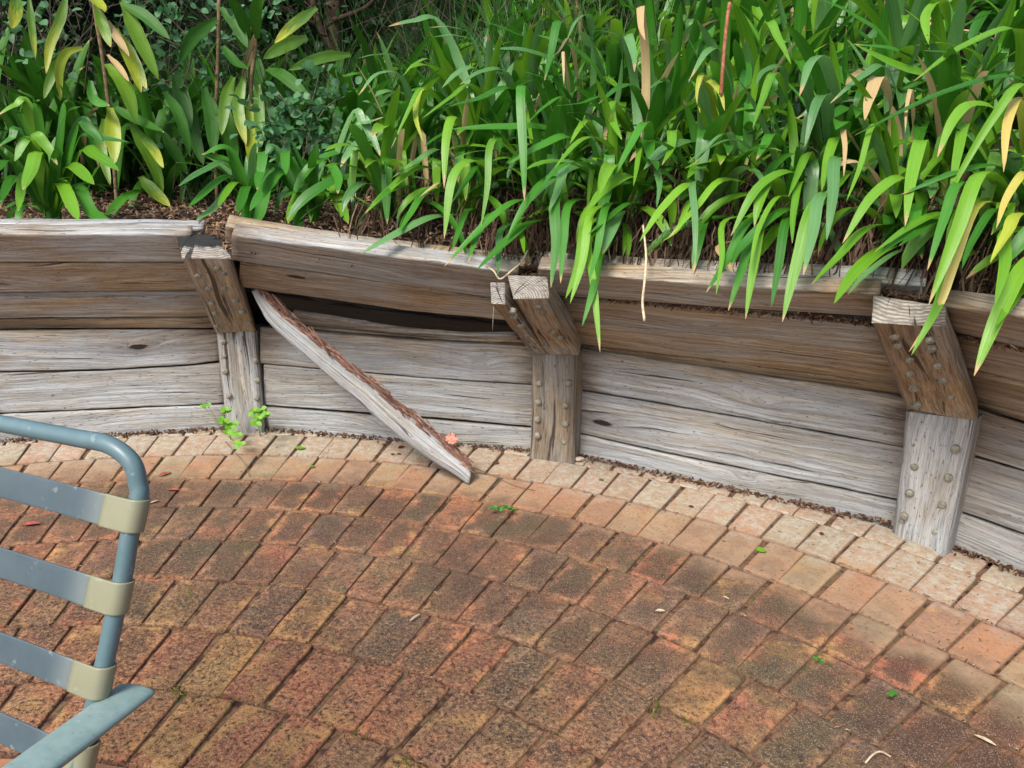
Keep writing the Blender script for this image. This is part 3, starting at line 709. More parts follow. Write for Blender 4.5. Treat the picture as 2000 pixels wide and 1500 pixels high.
tag(link('garden_bed', mesh('garden_bed', V, F, SOIL)), kind='structure')

def sliver(S, P, d, up, L, W, T=.0015, bend=0.0):
    d = d.normalized(); s = d.cross(up).normalized() * W / 2; u = up.normalized() * T
    a = P - d * L / 2; b = P + up * bend; c = P + d * L / 2
    V = [a - s * .5, a + s * .5, b + s, b - s, c + s * .4, c - s * .4]
    V += [q + u for q in V[:0]] + [b + s * .0 + u * 2]
    S.add(V, [(0, 1, 6), (1, 2, 6), (2, 4, 6), (4, 5, 6), (5, 3, 6), (3, 0, 6)])
rm = random.Random(5)
S = Soup()
for i in range(15000):
    th = rm.uniform(24, 112) if i % 3 else rm.uniform(68, 112); ri, z0 = r_in(th); r = ri + .05 + rm.random() ** 1.6 * 1.7
    P = pol(r, th); P.z = bed_z(r, th) + rm.uniform(.002, .02)
    d = Vector((rm.uniform(-1, 1), rm.uniform(-1, 1), rm.gauss(0, .3)))
    sliver(S, P, d, Vector((rm.gauss(0, .35), rm.gauss(0, .35), 1)), rm.uniform(.012, .05), rm.uniform(.004, .013), .003, rm.uniform(0, .006))
tag(S.build('mulch', CHIP), 'brown bark mulch and dry chips covering the garden bed behind the wall', 'mulch', kind='stuff')
# litter caught on the capping
S = Soup()
for i in range(1500):
    th = rm.uniform(46, 106); ri, z0 = r_in(th); r = ri + rm.uniform(.03, .10); P = pol(r, th); P.z = z0 + rm.uniform(.004, .012) - (.01 if r > ri + .05 else 0)
    if th > 93 and rm.random() < .7: continue
    sliver(S, P, Vector((rm.uniform(-1, 1), rm.uniform(-1, 1), rm.gauss(0, .2))), Vector((0, 0, 1)), rm.uniform(.012, .04), rm.uniform(.003, .008), .003, .003)
# litter in the gap under the top sleeper of the right bays
for (u0, v0, u1, v1, bk, cnt_) in ((1150, 585, 1700, 632, 3, 500), (1880, 660, 2010, 686, 4, 120), (1560, 612, 1705, 634, 3, 160)):
    for i in range(cnt_):
        t = rm.random(); p, n = bays[bk][1]; P = onplane(lerp(u0, u1, t), lerp(v0, v1, t) + rm.uniform(-3, 2), p - n * rm.uniform(-.012, .02), n)
        sliver(S, P, Vector((rm.uniform(-1, 1), rm.uniform(-1, 1), rm.gauss(-.2, .5))), Vector((rm.gauss(0, .3), -.5, 1)), rm.uniform(.01, .032), rm.uniform(.003, .007), .002, .002)
tag(S.build('dry_litter', LITTER), 'reddish dry leaf litter lying along the top of the wall', 'leaf litter', kind='stuff')
# litter along the wall foot and in the joints
S = Soup()
for i in range(1700):
    th = rm.uniform(40, 112); k_ = rm.random()
    bay = 1 if th > 91.8 else 2 if th > 68.7 else 3 if th > 45.5 else 4
    P0 = pol(3.3, th); p, n = bays[bay][0]; dist = (P0 - p).dot(n); d = inward(th); t = dist / -d.dot(n) if abs(d.dot(n)) > .1 else .1
    r = 3.3 + abs(t) - abs(rm.gauss(0, .016)) - .003
    if 72 < th < 91 and rm.random() < .35: continue
    P = pol(r, th, rm.uniform(.0, .012))
    sliver(S, P, Vector((rm.uniform(-1, 1), rm.uniform(-1, 1), rm.gauss(0, .25))), Vector((rm.gauss(0, .3), rm.gauss(0, .3), 1)), rm.uniform(.008, .035), rm.uniform(.003, .009), .003, .003)
tag(S.build('leaf_litter', LITTER), 'line of dark red dry litter where the wall meets the bricks', 'leaf litter', kind='stuff')
S = Soup()
for i in range(2600):
    P = onz(rm.uniform(0, 2000), 870 + 630 * rm.random() ** 1.5); 
    if (P - CEN).xy.length > 3.4: continue
    if rm.random() < .6:  # settle in the joints between rings
        r = (P - CEN).xy.length; kk = round((R0 - r) / DC); th = th_of(P); P = pol(R0 - DC * kk + rm.gauss(0, .004), th)
    P.z = .0015
    sliver(S, P, Vector((rm.uniform(-1, 1), rm.uniform(-1, 1), 0)), Vector((0, 0, 1)), rm.uniform(.004, .02), rm.uniform(.001, .003), .001, .001)
tag(S.build('litter_crumbs', CHIP), 'tiny dry crumbs and stalks scattered over the patio bricks', 'leaf litter', kind='stuff')

#PART2
# ------------------------------------------------------------------ fallen board
def board():
    c2 = lambda L: [(450 + x / 2.857, 500 + y / 2.857) for x, y in L]
    lo = c2([(118, 196), (170, 300), (240, 400), (500, 628), (700, 800), (800, 893), (930, 1003), (1120, 1140), (1240, 1215), (1332, 1278)])
    ri = c2([(135, 192), (205, 282), (300, 372), (560, 590), (760, 742), (860, 830), (1000, 945), (1165, 1080), (1265, 1160), (1340, 1232)])
    up = c2([(160, 190), (250, 240), (345, 335), (640, 580), (830, 722), (930, 815), (1080, 925), (1235, 1060), (1300, 1120), (1342, 1190)])
    Pt = oncyl(500, 578, 3.20); Pb = onz(918, 941, 0.012); d = (Pb - Pt).normalized()
    view = ((Pt + Pb) / 2 - CAM).normalized()
    n1 = (-view + Vector((0, 0, -.15))); n1 = (n1 - d * n1.dot(d)).normalized()
    n2 = (-view + Vector((.8, .1, 1.3))); n2 = (n2 - d * n2.dot(d)).normalized()
    t = spline([(x, y, 0) for x, y in lo], 60), spline([(x, y, 0) for x, y in ri], 60), spline([(x, y, 0) for x, y in up], 60)
    V, F, U, U2 = [], [], [], []; L = 0; prev = None
    for i in range(60):
        a = onplane(t[0][i].x, t[0][i].y, Pt, n1); b = onplane(t[1][i].x, t[1][i].y, Pt, n1); c = onplane(t[2][i].x, t[2][i].y, b, n2)
        e = a + (c - b) * .9; e2 = e.lerp(c, .5)
        if prev: L += (b - prev).length
        prev = b; f = i / 59; jag = .004 * nz((L * 60, 1, 2)) + .005 * abs(nz((L * 25, 5, 2)))
        row = [a, a.lerp(b, .3) + n1 * .002, a.lerp(b, .65) + n1 * .0015, b - n1 * .001, b.lerp(c, .35) + n2 * (.002 + .003 * nz((L * 40, 3, 1))), b.lerp(c, .7) + n2 * .004 * nz((L * 50, 8, 1)), c + n2 * jag, e2, e]
        hs = [0, .04, .09, .13, .15, .17, .19, .25, .3]
        for q, h_ in zip(row, hs):
            V.append(q + Vector((0, 0, .0012 * nz(tuple(q), 30)))); U.append((L, h_)); U2.append((.5, .5))
    for i in range(59):
        for j in range(9):
            a = i * 9 + j; b = i * 9 + (j + 1) % 9; F.append((a, a + 9, b + 9, b))
    F.append(tuple(range(9))); F.append(tuple(range(59 * 9 + 8, 59 * 9 - 1, -1)))
    root = empty('fallen_board', (Pb.x, Pb.y, 0), 'split sleeper board with barky edge, fallen from the wall and leaning onto the bricks', 'board')
    o = link('timber', mesh('timber', V, F, WOOD, U, U2), root)
    for k, v in dict(tops=0., crk=.02, weather=.7, stain=0., blacken=0., knot=0., knot_u=.9, knot_v=.06, ring_u=0., ring_v=0., tar=0.).items(): o[k] = v
    # bark strip on the broken upper edge
    S = Soup(); rb2 = random.Random(3)
    for i in range(420):
        q = rb2.random(); j = int(q * 57) + 1; b = V[j * 9 + 3]; c = V[j * 9 + 6]; P = b.lerp(c, rb2.uniform(.3, 1.08)) + n2 * rb2.uniform(.001, .005)
        dd = d + Vector((rb2.gauss(0, .13), rb2.gauss(0, .13), rb2.gauss(0, .16)))
        sliver(S, P, dd, n2, rb2.uniform(.02, .09), rb2.uniform(.003, .009), .003, .004 * rb2.random())
    ob = S.build('bark', BARK, root); ob['label'] = 'flaking reddish bark'; ob['kind'] = 'stuff'
    for (x0, y0, x1, y1) in ((455, 395, 560, 560), (240, 215, 335, 330), (660, 590, 760, 690), (700, 640, 900, 790)):
        a = onplane(450 + x0 / 2.857, 500 + y0 / 2.857, Pt, n1) + n1 * .012; b = onplane(450 + x1 / 2.857, 500 + y1 / 2.857, Pt, n1) + n1 * .004
        v, f, u = tube_mesh([a, a.lerp(b, .5) + n1 * .004, b], [.0015, .004, .004], 5); link('splinter', mesh('splinter', v, f, BARK, u), root)
BARK = simple('reddish_bark', 0, [(0, (.07, .035, .025)), (.5, (.17, .085, .06)), (.8, (.26, .15, .11)), (1, (.38, .28, .22))], 50, island=True, bump=0)
board()

# ------------------------------------------------------------------ leaves
def leaf_from_path(path, W, fold=.18, hint=None, twist=0.0, nseg=None, base_w=.5, tip_pow=.75, wav=0.0, seed=0, tip_start=.72):
    """path: list of points root -> tip"""
    N = len(path); V, F, U = [], [], []; xs = (-1, -.5, 0, .5, 1)
    tot = sum((path[i + 1] - path[i]).length for i in range(N - 1)); L = 0
    for i, p in enumerate(path):
        if i: L += (p - path[i - 1]).length
        f = L / tot; t = (path[min(i + 1, N - 1)] - path[max(i - 1, 0)]).normalized()
        h = hint(p, t) if callable(hint) else hint
        s = t.cross(h)
        if s.length < 1e-4: s = t.orthogonal()
        s.normalize()
        if i and s.dot(ps) < 0: s = -s
        ps = s
        if twist: s = Matrix.Rotation(twist * f, 3, t) @ s
        n = s.cross(t).normalized()
        wd = lerp(base_w, 1, sstep(0, .35, f))
        if f > tip_start: wd *= max(0, 1 - ((f - tip_start) / (1 - tip_start)) ** 2) ** tip_pow
        wd = max(wd, .03)
        for x in xs:
            k = wav * nz((f * 9, x * 2, 1), 1, seed)
            V.append(p + s * (x * W / 2 * wd * (1 - .04 * abs(x))) + n * (fold * W * .5 * abs(x) * wd + k * W)); U.append((f, x * .5 + .5))
    for i in range(N - 1):
        for j in range(4):
            a = i * 5 + j; F.append((a, a + 5, a + 6, a + 1))
    return V, F, U
def variant(e0, e1, side=0.0, kink=None, Wr=.075, seed=0, n=15, **kw):
    """unit-length arching leaf leaving the origin along +X"""
    P = [Vector((0, 0, 0))]; az = 0
    for i in range(1, n):
        f = i / (n - 1); e = lerp(e0, e1, f ** 1.15)
        if kink and f > kink[0]: e = lerp(e, kink[1], sstep(kink[0], kink[0] + .12, f))
        az = side * f; P.append(P[-1] + Vector((math.cos(R_(e)) * math.cos(az), math.cos(R_(e)) * math.sin(az), math.sin(R_(e)))) / (n - 1))
    def hint(p, t): return Vector((-t.z, 0, math.hypot(t.x, t.y))) + Vector((0, .001, 0))
    return leaf_from_path(P, Wr, .22, hint, twist=side * .8, seed=seed, **kw)
VAR = []
rv = random.Random(11)
for e0, e1 in ((88, 40), (85, 20), (84, 0), (82, -25), (80, -45), (76, -60), (70, -70), (62, -75), (55, -60), (80, -80), (86, 60), (48, -65), (66, -20), (40, -50)):
    VAR.append((e0, e1, variant(e0, e1, rv.uniform(-.5, .5), None, rv.uniform(.074, .094), seed=len(VAR))))
for e0, k in ((84, (.6, -80)), (80, (.5, -75)), (75, (.7, -85))):
    VAR.append((e0, -80, variant(e0, 30, rv.uniform(-.3, .3), k, .078, seed=len(VAR))))
MATS = dict(g=G_AGA, b=G_AGAB, l=G_LIME, y=G_YEL, t=G_TAN, o=G_BROAD, d=G_BRDARK, Y=G_BRY)
_vm = {}
def vmesh(i, mk):
    if (i, mk) not in _vm: _vm[(i, mk)] = mesh('leaf', *VAR[i][2][:2], MATS[mk], VAR[i][2][2])
    return _vm[(i, mk)]
def put_leaf(root, me, az, s, tilt=0.0, wide=1.0, off=(0, 0, 0)):
    o = bpy.data.objects.new('leaf', me); COL.objects.link(o); o.parent = root
    o.matrix_basis = Matrix.Translation(off) @ Matrix.Rotation(az, 4, 'Z') @ Matrix.Rotation(tilt, 4, 'Y') @ Matrix.Diagonal((s, s * wide, s, 1)); return o
def clump(P, n, label, group, bias=None, spread=1.0, smin=.38, smax=.62, q=random.Random(1), tanp=.05, pal='ggglbbl', up=0.0, name='agapanthus_clump'):
    root = empty(name, P, label, 'strappy plant', group)
    for i in range(n):
        az = q.uniform(0, 2 * math.pi) if bias is None or q.random() > .62 else q.gauss(bias, .75 * spread)
        mk = 't' if q.random() < tanp else q.choice(pal)
        k = q.choice([0, 1, 2, 3, 10, 14]) if q.random() < up else q.randrange(len(VAR))
        put_leaf(root, vmesh(k, mk), az, q.uniform(smin, smax), q.gauss(0, .1), q.uniform(.8, 1.15) if mk != 't' else .5, (q.gauss(0, .02), q.gauss(0, .02), q.uniform(-.01, .03)))
    return root

def bedpt(u, v, r):
    P = oncyl(u, v, r); P.z = bed_z(r, th_of(P)); return P
qk = random.Random(77)
for i in range(22):
    P = bedpt(lerp(-60, 760, (i + qk.random()) / 22), 330, qk.uniform(4.1, 4.8))
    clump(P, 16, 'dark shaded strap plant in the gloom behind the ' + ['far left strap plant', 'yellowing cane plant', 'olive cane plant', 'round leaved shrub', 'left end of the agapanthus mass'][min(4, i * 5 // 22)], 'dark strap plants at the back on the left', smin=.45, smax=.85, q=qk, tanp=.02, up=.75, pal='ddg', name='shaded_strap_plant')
# ---- traced leaves: 'crop' coordinates are pixels in enlarged pieces of the image
def C7(L): return [(700 + x / 2.42, y / 2.42) for x, y in L]
def C8(L): return [(1300 + x / 2.083, y / 2.083) for x, y in L]
def C6(L): return [(x / 2.667, y / 2.667) for x, y in L]
H = []
def h7(w, mk, *L, **k): H.append((C7(L), w / 2.42, mk, k))
def h8(w, mk, *L, **k): H.append((C8(L), w / 2.083, mk, k))
h7(45, 'g', (1160, 390), (1020, 220), (845, 165)); h7(40, 'b', (960, 330), (800, 240), (620, 230)); h7(40, 'g', (990, 440), (860, 360), (710, 320))
h7(40, 'b', (590, 240), (470, 170), (350, 175)); h7(30, 'b', (540, 190), (440, 130), (335, 130)); h7(50, 'b', (380, 110), (260, 100), (140, 125))
h7(25, 'l', (360, 300), (270, 300), (210, 360)); h7(45, 'b', (700, 350), (580, 340), (480, 400)); h7(45, 'b', (560, 330), (470, 340), (395, 415))
h7(35, 'l', (350, 440), (290, 425), (240, 520), (155, 700)); h7(32, 'y', (310, 420), (270, 540), (305, 670)); h7(45, 'l', (455, 550), (415, 650), (405, 890))
h7(40, 'b', (210, 370), (90, 345), (0, 450)); h7(40, 'b', (180, 290), (90, 260), (0, 275)); h7(50, 'g', (910, 620), (680, 600), (440, 610))
h7(50, 'g', (1310, 420), (1230, 410), (1135, 490)); h7(45, 'g', (1180, 470), (1050, 490), (940, 500)); h7(45, 'g', (970, 470), (880, 500), (800, 580))
h7(30, 'b', (860, 490), (800, 480), (755, 510)); h7(50, 'l', (1090, 590), (1050, 600), (1000, 680)); h7(55, 'l', (1180, 690), (1060, 660), (910, 815))
h7(50, 'g', (1000, 650), (860, 690), (705, 775)); h7(45, 'b', (390, 710), (280, 760), (160, 840)); h7(50, 'l', (560, 760), (450, 830), (405, 1130))
h7(40, 'g', (570, 780), (510, 860), (440, 960)); h7(35, 'l', (670, 670), (620, 700), (610, 880), (580, 1070)); h7(50, 'b', (1000, 760), (950, 880), (900, 1000))
h7(60, 'g', (930, 840), (810, 940), (700, 1130)); h7(52, 'g', (750, 950), (600, 1060), (405, 1260)); h7(58, 'g', (800, 1060), (680, 1160), (560, 1275))
h7(46, 'g', (770, 400), (780, 740), (785, 950)); h7(55, 'g', (940, 930), (935, 1150), (910, 1360)); h7(42, 'g', (1000, 960), (970, 1150), (955, 1340))
h7(50, 'l', (1080, 1060), (1040, 1250), (980, 1410)); h7(42, 'l', (1100, 1000), (1060, 1230), (1000, 1435)); h7(60, 'l', (1290, 830), (1160, 900), (1075, 1005))
h7(40, 'g', (1280, 960), (1170, 1040), (1085, 1110)); h7(35, 'b', (1420, 800), (1425, 880), (1410, 980)); h7(50, 'l', (1570, 870), (1440, 980), (1330, 1140))
h7(35, 'l', (1573, 940), (1510, 1080), (1440, 1140)); h7(50, 'g', (1360, 580), (1280, 700), (1205, 845)); h7(50, 'l', (1490, 620), (1480, 700), (1435, 780))
h7(30, 'l', (1330, 700), (1315, 800), (1300, 880)); h7(48, 'l', (1200, 480), (1200, 560), (1245, 660)); h7(48, 'b', (1270, 170), (1300, 250), (1305, 340))
h7(35, 'b', (1460, 400), (1420, 390), (1375, 420)); h7(30, 'b', (1460, 220), (1410, 190), (1365, 180)); h7(46, 'g', (950, 100), (910, 250), (880, 380))
h7(36, 'b', (1100, 110), (1040, 90), (980, 200)); h7(35, 'b', (1250, 220), (1170, 150), (1095, 150)); h7(44, 't', (1335, 40), (1335, 120), (1355, 190))
h7(20, 't', (1000, 190), (940, 250), (860, 300)); h7(16, 't', (970, 250), (970, 330), (972, 400)); h7(20, 't', (395, 865), (340, 890), (290, 930))
h7(45, 'g', (240, 880), (150, 900), (75, 960)); h7(40, 'g', (330, 900), (240, 1020), (190, 1100)); h7(45, 'b', (350, 1020), (180, 1100), (10, 1200))
h7(40, 'l', (300, 790), (140, 900), (30, 1010)); h7(30, 'g', (510, 1000), (470, 1100), (440, 1190)); h7(35, 'b', (680, 1080), (665, 1200), (660, 1300))
h7(30, 'l', (760, 1040), (775, 1130), (785, 1200)); h7(42, 'g', (640, 1010), (560, 1120), (520, 1240)); h7(40, 'g', (1170, 980), (1130, 1180), (1090, 1330))
h7(48, 'g', (650, 780), (520, 760), (450, 800)); h7(40, 'b', (620, 730), (540, 720), (455, 750)); h7(45, 'g', (500, 600), (380, 640), (300, 700))
h7(48, 'g', (880, 250), (720, 150), (560, 90)); h7(48, 'g', (720, 420), (560, 470), (430, 500)); h7(40, 'l', (540, 400), (430, 460), (300, 560))
h7(44, 'g', (800, 100), (760, 40), (690, -30)); h7(40, 'g', (1330, 90), (1250, 20), (1220, -60)); h7(36, 'l', (1530, 560), (1540, 350), (1535, 190))
H.append(([(1150, 470), (1160, 560), (1172, 688)], 15, 'l', {})); H.append(([(1172, 500), (1160, 560), (1137, 637)], 17, 'g', {}))
h8(40, 'b', (230, 230), (170, 210), (100, 320)); h8(40, 'l', (410, 100), (460, 160), (510, 260)); h8(55, 'b', (650, 250), (590, 250), (545, 390)); h8(55, 'b', (660, 420), (620, 410), (565, 600))
h8(52, 'l', (1290, 330), (1000, 280), (770, 180)); h8(50, 'g', (1370, 680), (1200, 690), (960, 790)); h8(60, 'l', (1370, 480), (1250, 425), (1170, 490), (1105, 640))
h8(45, 'g', (1456, 330), (1150, 370), (770, 550)); h8(46, 'l', (1456, 340), (1330, 480), (1200, 700), (1165, 790)); h8(65, 'l', (1280, 700), (1180, 950), (1070, 1240))
h8(40, 'y', (1270, 830), (1180, 1050), (1110, 1250), (990, 1430)); h8(45, 'l', (1160, 1080), (1110, 1240), (1000, 1445)); h8(55, 'l', (1040, 570), (1000, 720), (975, 920))
h8(50, 'l', (690, 560), (660, 650), (635, 780)); h8(50, 'b', (700, 640), (680, 800), (655, 980)); h8(26, 'l', (850, 500), (790, 680), (735, 820)); h8(52, 'b', (640, 790), (600, 950), (560, 1120))
h8(50, 'l', (970, 720), (840, 800), (720, 990)); h8(55, 'l', (820, 930), (700, 1050), (595, 1155)); h8(58, 'l', (860, 1030), (760, 1120), (685, 1235)); h8(36, 'b', (900, 1050), (800, 1130), (740, 1200))
h8(42, 'g', (1110, 900), (1020, 950), (950, 1000)); h8(45, 'l', (1140, 870), (1000, 920), (850, 1025)); h8(55, 'l', (620, 820), (540, 1050), (475, 1310)); h8(40, 'g', (490, 900), (460, 1080), (430, 1250))
h8(42, 'l', (400, 900), (360, 1080), (325, 1300)); h8(42, 'g', (360, 960), (310, 1100), (255, 1265)); h8(42, 'g', (340, 900), (250, 1060), (165, 1190)); h8(30, 'b', (110, 740), (120, 900), (120, 1090))
h8(32, 'l', (545, 740), (520, 870), (515, 990)); h8(45, 'l', (580, 620), (540, 700), (500, 800)); h8(50, 'g', (440, 550), (400, 600), (370, 650)); h8(48, 'l', (520, 700), (380, 760), (265, 960))
h8(28, 'l', (460, 800), (380, 930), (345, 1090)); h8(32, 'l', (240, 730), (120, 850), (10, 970)); h8(45, 'b', (320, 590), (220, 580), (90, 660)); h8(32, 'b', (270, 560), (210, 560), (115, 670))
h8(70, 'l', (1500, 1050), (1370, 1250), (1255, 1530)); h8(55, 'l', (1400, 940), (1380, 1080), (1340, 1240)); h8(45, 'y', (1440, 400), (1390, 500), (1375, 700)); h8(60, 't', (875, 320), (830, 400), (810, 490))
h8(18, 't', (1000, 370), (980, 440), (975, 540)); h8(24, 't', (730, 530), (730, 600), (725, 720)); h8(58, 'y', (1456, 870), (1390, 950), (1320, 1070)); h8(38, 'y', (1470, 700), (1390, 800), (1345, 930))
h8(44, 'g', (1200, 740), (1130, 900), (1065, 1100)); h8(42, 'g', (1340, 850), (1250, 980), (1205, 1095)); h8(50, 'l', (1200, 280), (1090, 140), (970, 35)); h8(45, 'g', (900, 190), (760, 60), (640, 0))
h8(50, 'l', (1290, 260), (1150, 180), (1015, 185)); h8(36, 'g', (1290, 320), (1180, 220), (1050, 205)); h8(35, 'l', (80, 430), (75, 300), (75, 165)); h8(40, 'g', (720, 560), (725, 350), (735, 110))
h8(36, 'b', (480, 290), (400, 290), (365, 350)); h8(40, 'l', (450, 300), (390, 420), (355, 520)); h8(42, 'b', (900, 285), (800, 310), (670, 420)); h8(25, 'y', (155, 310), (130, 380), (140, 460))
h8(30, 'y', (170, 335), (220, 370), (240, 450)); h8(50, 'g', (1100, 330), (950, 210), (760, 180)); h8(56, 'l', (1440, 130), (1210, 190), (1010, 330)); h8(60, 'l', (1130, 30), (1060, 60), (1070, 180))
h8(50, 'l', (760, 700), (690, 760), (600, 880)); h8(40, 'g', (300, 700), (330, 620), (420, 590)); h8(46, 'g', (470, 860), (310, 1000), (270, 1080)); h8(50, 'g', (1040, 830), (1000, 930), (860, 1040))
h8(26, 'l', (240, 900), (230, 1050), (205, 1200)); h8(45, 'l', (1230, 500), (1190, 620), (1160, 800)); h8(50, 'l', (1456, 1180), (1400, 1240), (1340, 1330)); h8(22, 't', (215, 1000), (255, 1070), (275, 1110))

def front_label(i):
    return ['agapanthus clump at the left end of the leafy mass, leaves fanning left over the mulch',
            'agapanthus clump just right of the leftmost clump, long blades hanging to the top sleeper',
            'agapanthus clump left of the cracked post, dark blades pointing down and left over the wall',
            'agapanthus clump directly behind the cracked post, blades hanging past its right side',
            'agapanthus clump above the bare root-filled bank right of the cracked post, broad green blades',
            'agapanthus clump over the middle of the right-hand wall bay, thin blades hanging straight down',
            'agapanthus clump left of the right-hand post with several bright blades crossing the top sleeper',
            'agapanthus clump above the right-hand post with a yellowing blade lying over the post top',
            'agapanthus clump at the right edge with big blades drooping in front of the wall'][i]
roots = []
qf = random.Random(8)
for i in range(9):
    th = 80 - i * 5.1; ri, z0 = r_in(th); P = pol(ri + .33 + qf.uniform(-.03, .06), th); P.z = bed_z(ri + .33, th) - .01
    roots.append(clump(P, 22, front_label(i), 'agapanthus clumps along the front of the bed', bias=R_(th + 180 + (25 if i < 3 else 0)), smin=.34, smax=.56, q=qf, tanp=.05, pal='gglbl', up=.3))
def mid_label(i):
    a = ['left end of the mass', 'left of the dead trunk gap', 'middle left of the mass', 'upper middle of the mass', 'right of the middle', 'under the first tall withered blade', 'above the right-hand post', 'far right of the mass']
    return f'agapanthus clump in the second row at the {a[i]}' if i in (0,) else None
ML = ['second row agapanthus clump at the left end, bluish blades reaching out over dark ground', 'second row agapanthus clump with many layered blades pointing left',
      'second row agapanthus clump above the cracked post with pale folded tips', 'second row agapanthus clump up from the root-filled bank, with a withered tan blade',
      'second row agapanthus clump in the middle of the leafy mass with upright green blades', 'second row agapanthus clump above the right wall bay with a big folded tan blade',
      'second row agapanthus clump right of the big tan blade, broad bright leaves pointing left', 'second row agapanthus clump at the right edge, large light green arching leaves']
for i in range(8):
    th = 80.5 - i * 5.3; ri, z0 = r_in(th); P = pol(ri + .62 + qf.uniform(-.05, .05), th); P.z = bed_z(ri + .62, th) - .01
    roots.append(clump(P, 27, ML[i], 'agapanthus clumps in the second row', bias=R_(th + 180 + 40), smin=.4, smax=.64, q=qf, tanp=.05, up=.3))
for row, (dr, cnt_, sc) in enumerate(((.93, 9, 1.0), (1.25, 10, 1.05), (1.62, 11, 1.1), (2.05, 12, 1.15), (2.6, 12, 1.25))):
    for i in range(cnt_):
        th = lerp(86.5 + row * .8, 34 + row * 2, (i + qf.uniform(.2, .8)) / cnt_); ri, z0 = r_in(th); r = ri + dr + qf.uniform(-.1, .1)
        P = pol(r, th); P.z = bed_z(r, th) - .01
        clump(P, 27 if row < 3 else 20, 'agapanthus clump crowded in the ' + ['third', 'fourth', 'fifth', 'sixth', 'topmost'][row] + ' row up the bank, ' + ['at its left end', 'left of its middle', 'right of its middle', 'at its right end'][min(3, int(4 * i / cnt_))], 'agapanthus clumps crowded up the bank', bias=R_(th + 180 + 30), smin=.42 * sc, smax=.66 * sc, q=qf, tanp=.03, up=.38, pal='gllgb')
def outh(p, t):
    d = (CEN - p); d.z = 0; d.normalize(); return d * .55 + Vector((0, 0, .8))
qh = random.Random(31)
for L, wpx, mk, kw in H:
    tv = L[-1][1]
    rt = 3.55 if tv < 60 else lerp(3.55, 3.2, (tv - 60) / 140) if tv < 200 else lerp(3.2, 2.93, (tv - 200) / 250) if tv < 450 else lerp(2.93, 2.80, min(1, (tv - 450) / 90))
    rt += qh.uniform(-.03, .03); n = len(L); ps = []
    for i, (x, y) in enumerate(L):
        f = i / (n - 1); ps.append(oncyl(x, y, lerp(rt + .22, rt, f ** .8)))
    p0 = ps[0]; best = min(roots, key=lambda r: (Vector(r.location) + Vector((0, 0, .15)) - p0).length)
    B = Vector(best.location); back = CEN - p0; back.z = 0; back.normalize()
    d0 = (ps[0] - ps[1]).normalized()
    q1 = p0 + d0 * .10 - back * .05 + Vector((0, 0, -.02))
    path = spline([B, B.lerp(q1, .6) - back * .05, p0] + ps[1:], 22)
    dep = (ps[1] - CAM).dot(FW); Wm = wpx / F_PX * dep * 1.02
    V, F, U = leaf_from_path(path, Wm, .16, outh, twist=qh.uniform(-.35, .35), base_w=.45, wav=.02, seed=qh.random() * 50, tip_start=.66)
    o = link('leaf', mesh('leaf', V, F, MATS[mk], U), best)
    if mk == 't': o['label'] = 'withered tan leaf'
    if mk == 'y': o['label'] = 'yellowing leaf'

# ---- dead strands below the clumps
S = Soup(); qs = random.Random(4)
for i in range(5200):
    th = qs.uniform(37, 83); ri, z0 = r_in(th); r = ri + qs.uniform(.07, .55); P = pol(r, th); P.z = bed_z(r, th) + qs.uniform(.0, .17)
    d = Vector((qs.gauss(0, .5), qs.gauss(0, .5), 0)) + inward(th) * -.45; L = qs.uniform(.05, .22); wd = qs.uniform(.0008, .003) * (2 if qs.random() < .1 else 1)
    k = 5; pts_ = []
    if th > 72 and qs.random() < .7: continue
    for j in range(k):
        f = j / (k - 1); q_ = P + d * L * f * .6 + Vector((.012 * nz((i, f * 3, 0)), .012 * nz((i, 5, f * 3)), -L * f * (.5 + .5 * f)))
        rq = (q_ - CEN).xy.length; tq = th_of(q_); ri2, z2 = r_in(tq)
        if rq < ri2 + .10: q_ = pol(max(rq, ri2 + .03), tq, max(q_.z, z2 + .006))
        q_.z = max(q_.z, bed_z(max(rq, ri2 + .06), tq) + .003); pts_.append(q_)
    if pts_[-1].z < bed_z(r, th) - .12: pass
    s = Vector((d.y, -d.x, 0)).normalized() * wd
    V = []
    for q in pts_: V += [q - s, q + s]
    S.add(V, [(2 * j, 2 * j + 1, 2 * j + 3, 2 * j + 2) for j in range(k - 1)])
tag(S.build('dead_strands', THATCH), 'tangle of dead strap leaves and roots hanging under the agapanthus clumps', 'dead leaves', kind='stuff')

# dangling dead stalk in front of the top sleeper
def tube_thing(name, pts_, rad, mat, label, cat, n=7, k=20, group=None):
    P = spline(pts_, k); r = rad if not isinstance(rad, list) else [lerp(rad[0], rad[-1], i / (k - 1)) for i in range(k)]
    V, F, U = tube_mesh(P, r, n); o = link(name, mesh(name, V, F, mat, U)); return tag(o, label, cat, group)
STALK = simple('bleached_stalk', (.42, .33, .2), (.68, .58, .4), 90)
tube_thing('dead_stalk', [oncyl(1256, 440, 3.05), oncyl(1262, 500, 2.96), oncyl(1259, 550, 2.9), oncyl(1255, 590, 2.89), oncyl(1259, 627, 2.88)], [.003, .0045], STALK, 'bleached dead flower stalk dangling over the top sleeper of the right bay', 'dead stalk')
tube_thing('dry_twig', [oncyl(950, 520, 2.98), oncyl(965, 530, 2.93), oncyl(977, 545, 2.9), oncyl(1000, 528, 2.93), oncyl(1018, 512, 3.0), oncyl(1030, 490, 3.05)], .003, STALK, 'thin forked dry twig lying over the end of the cracked post', 'twig')
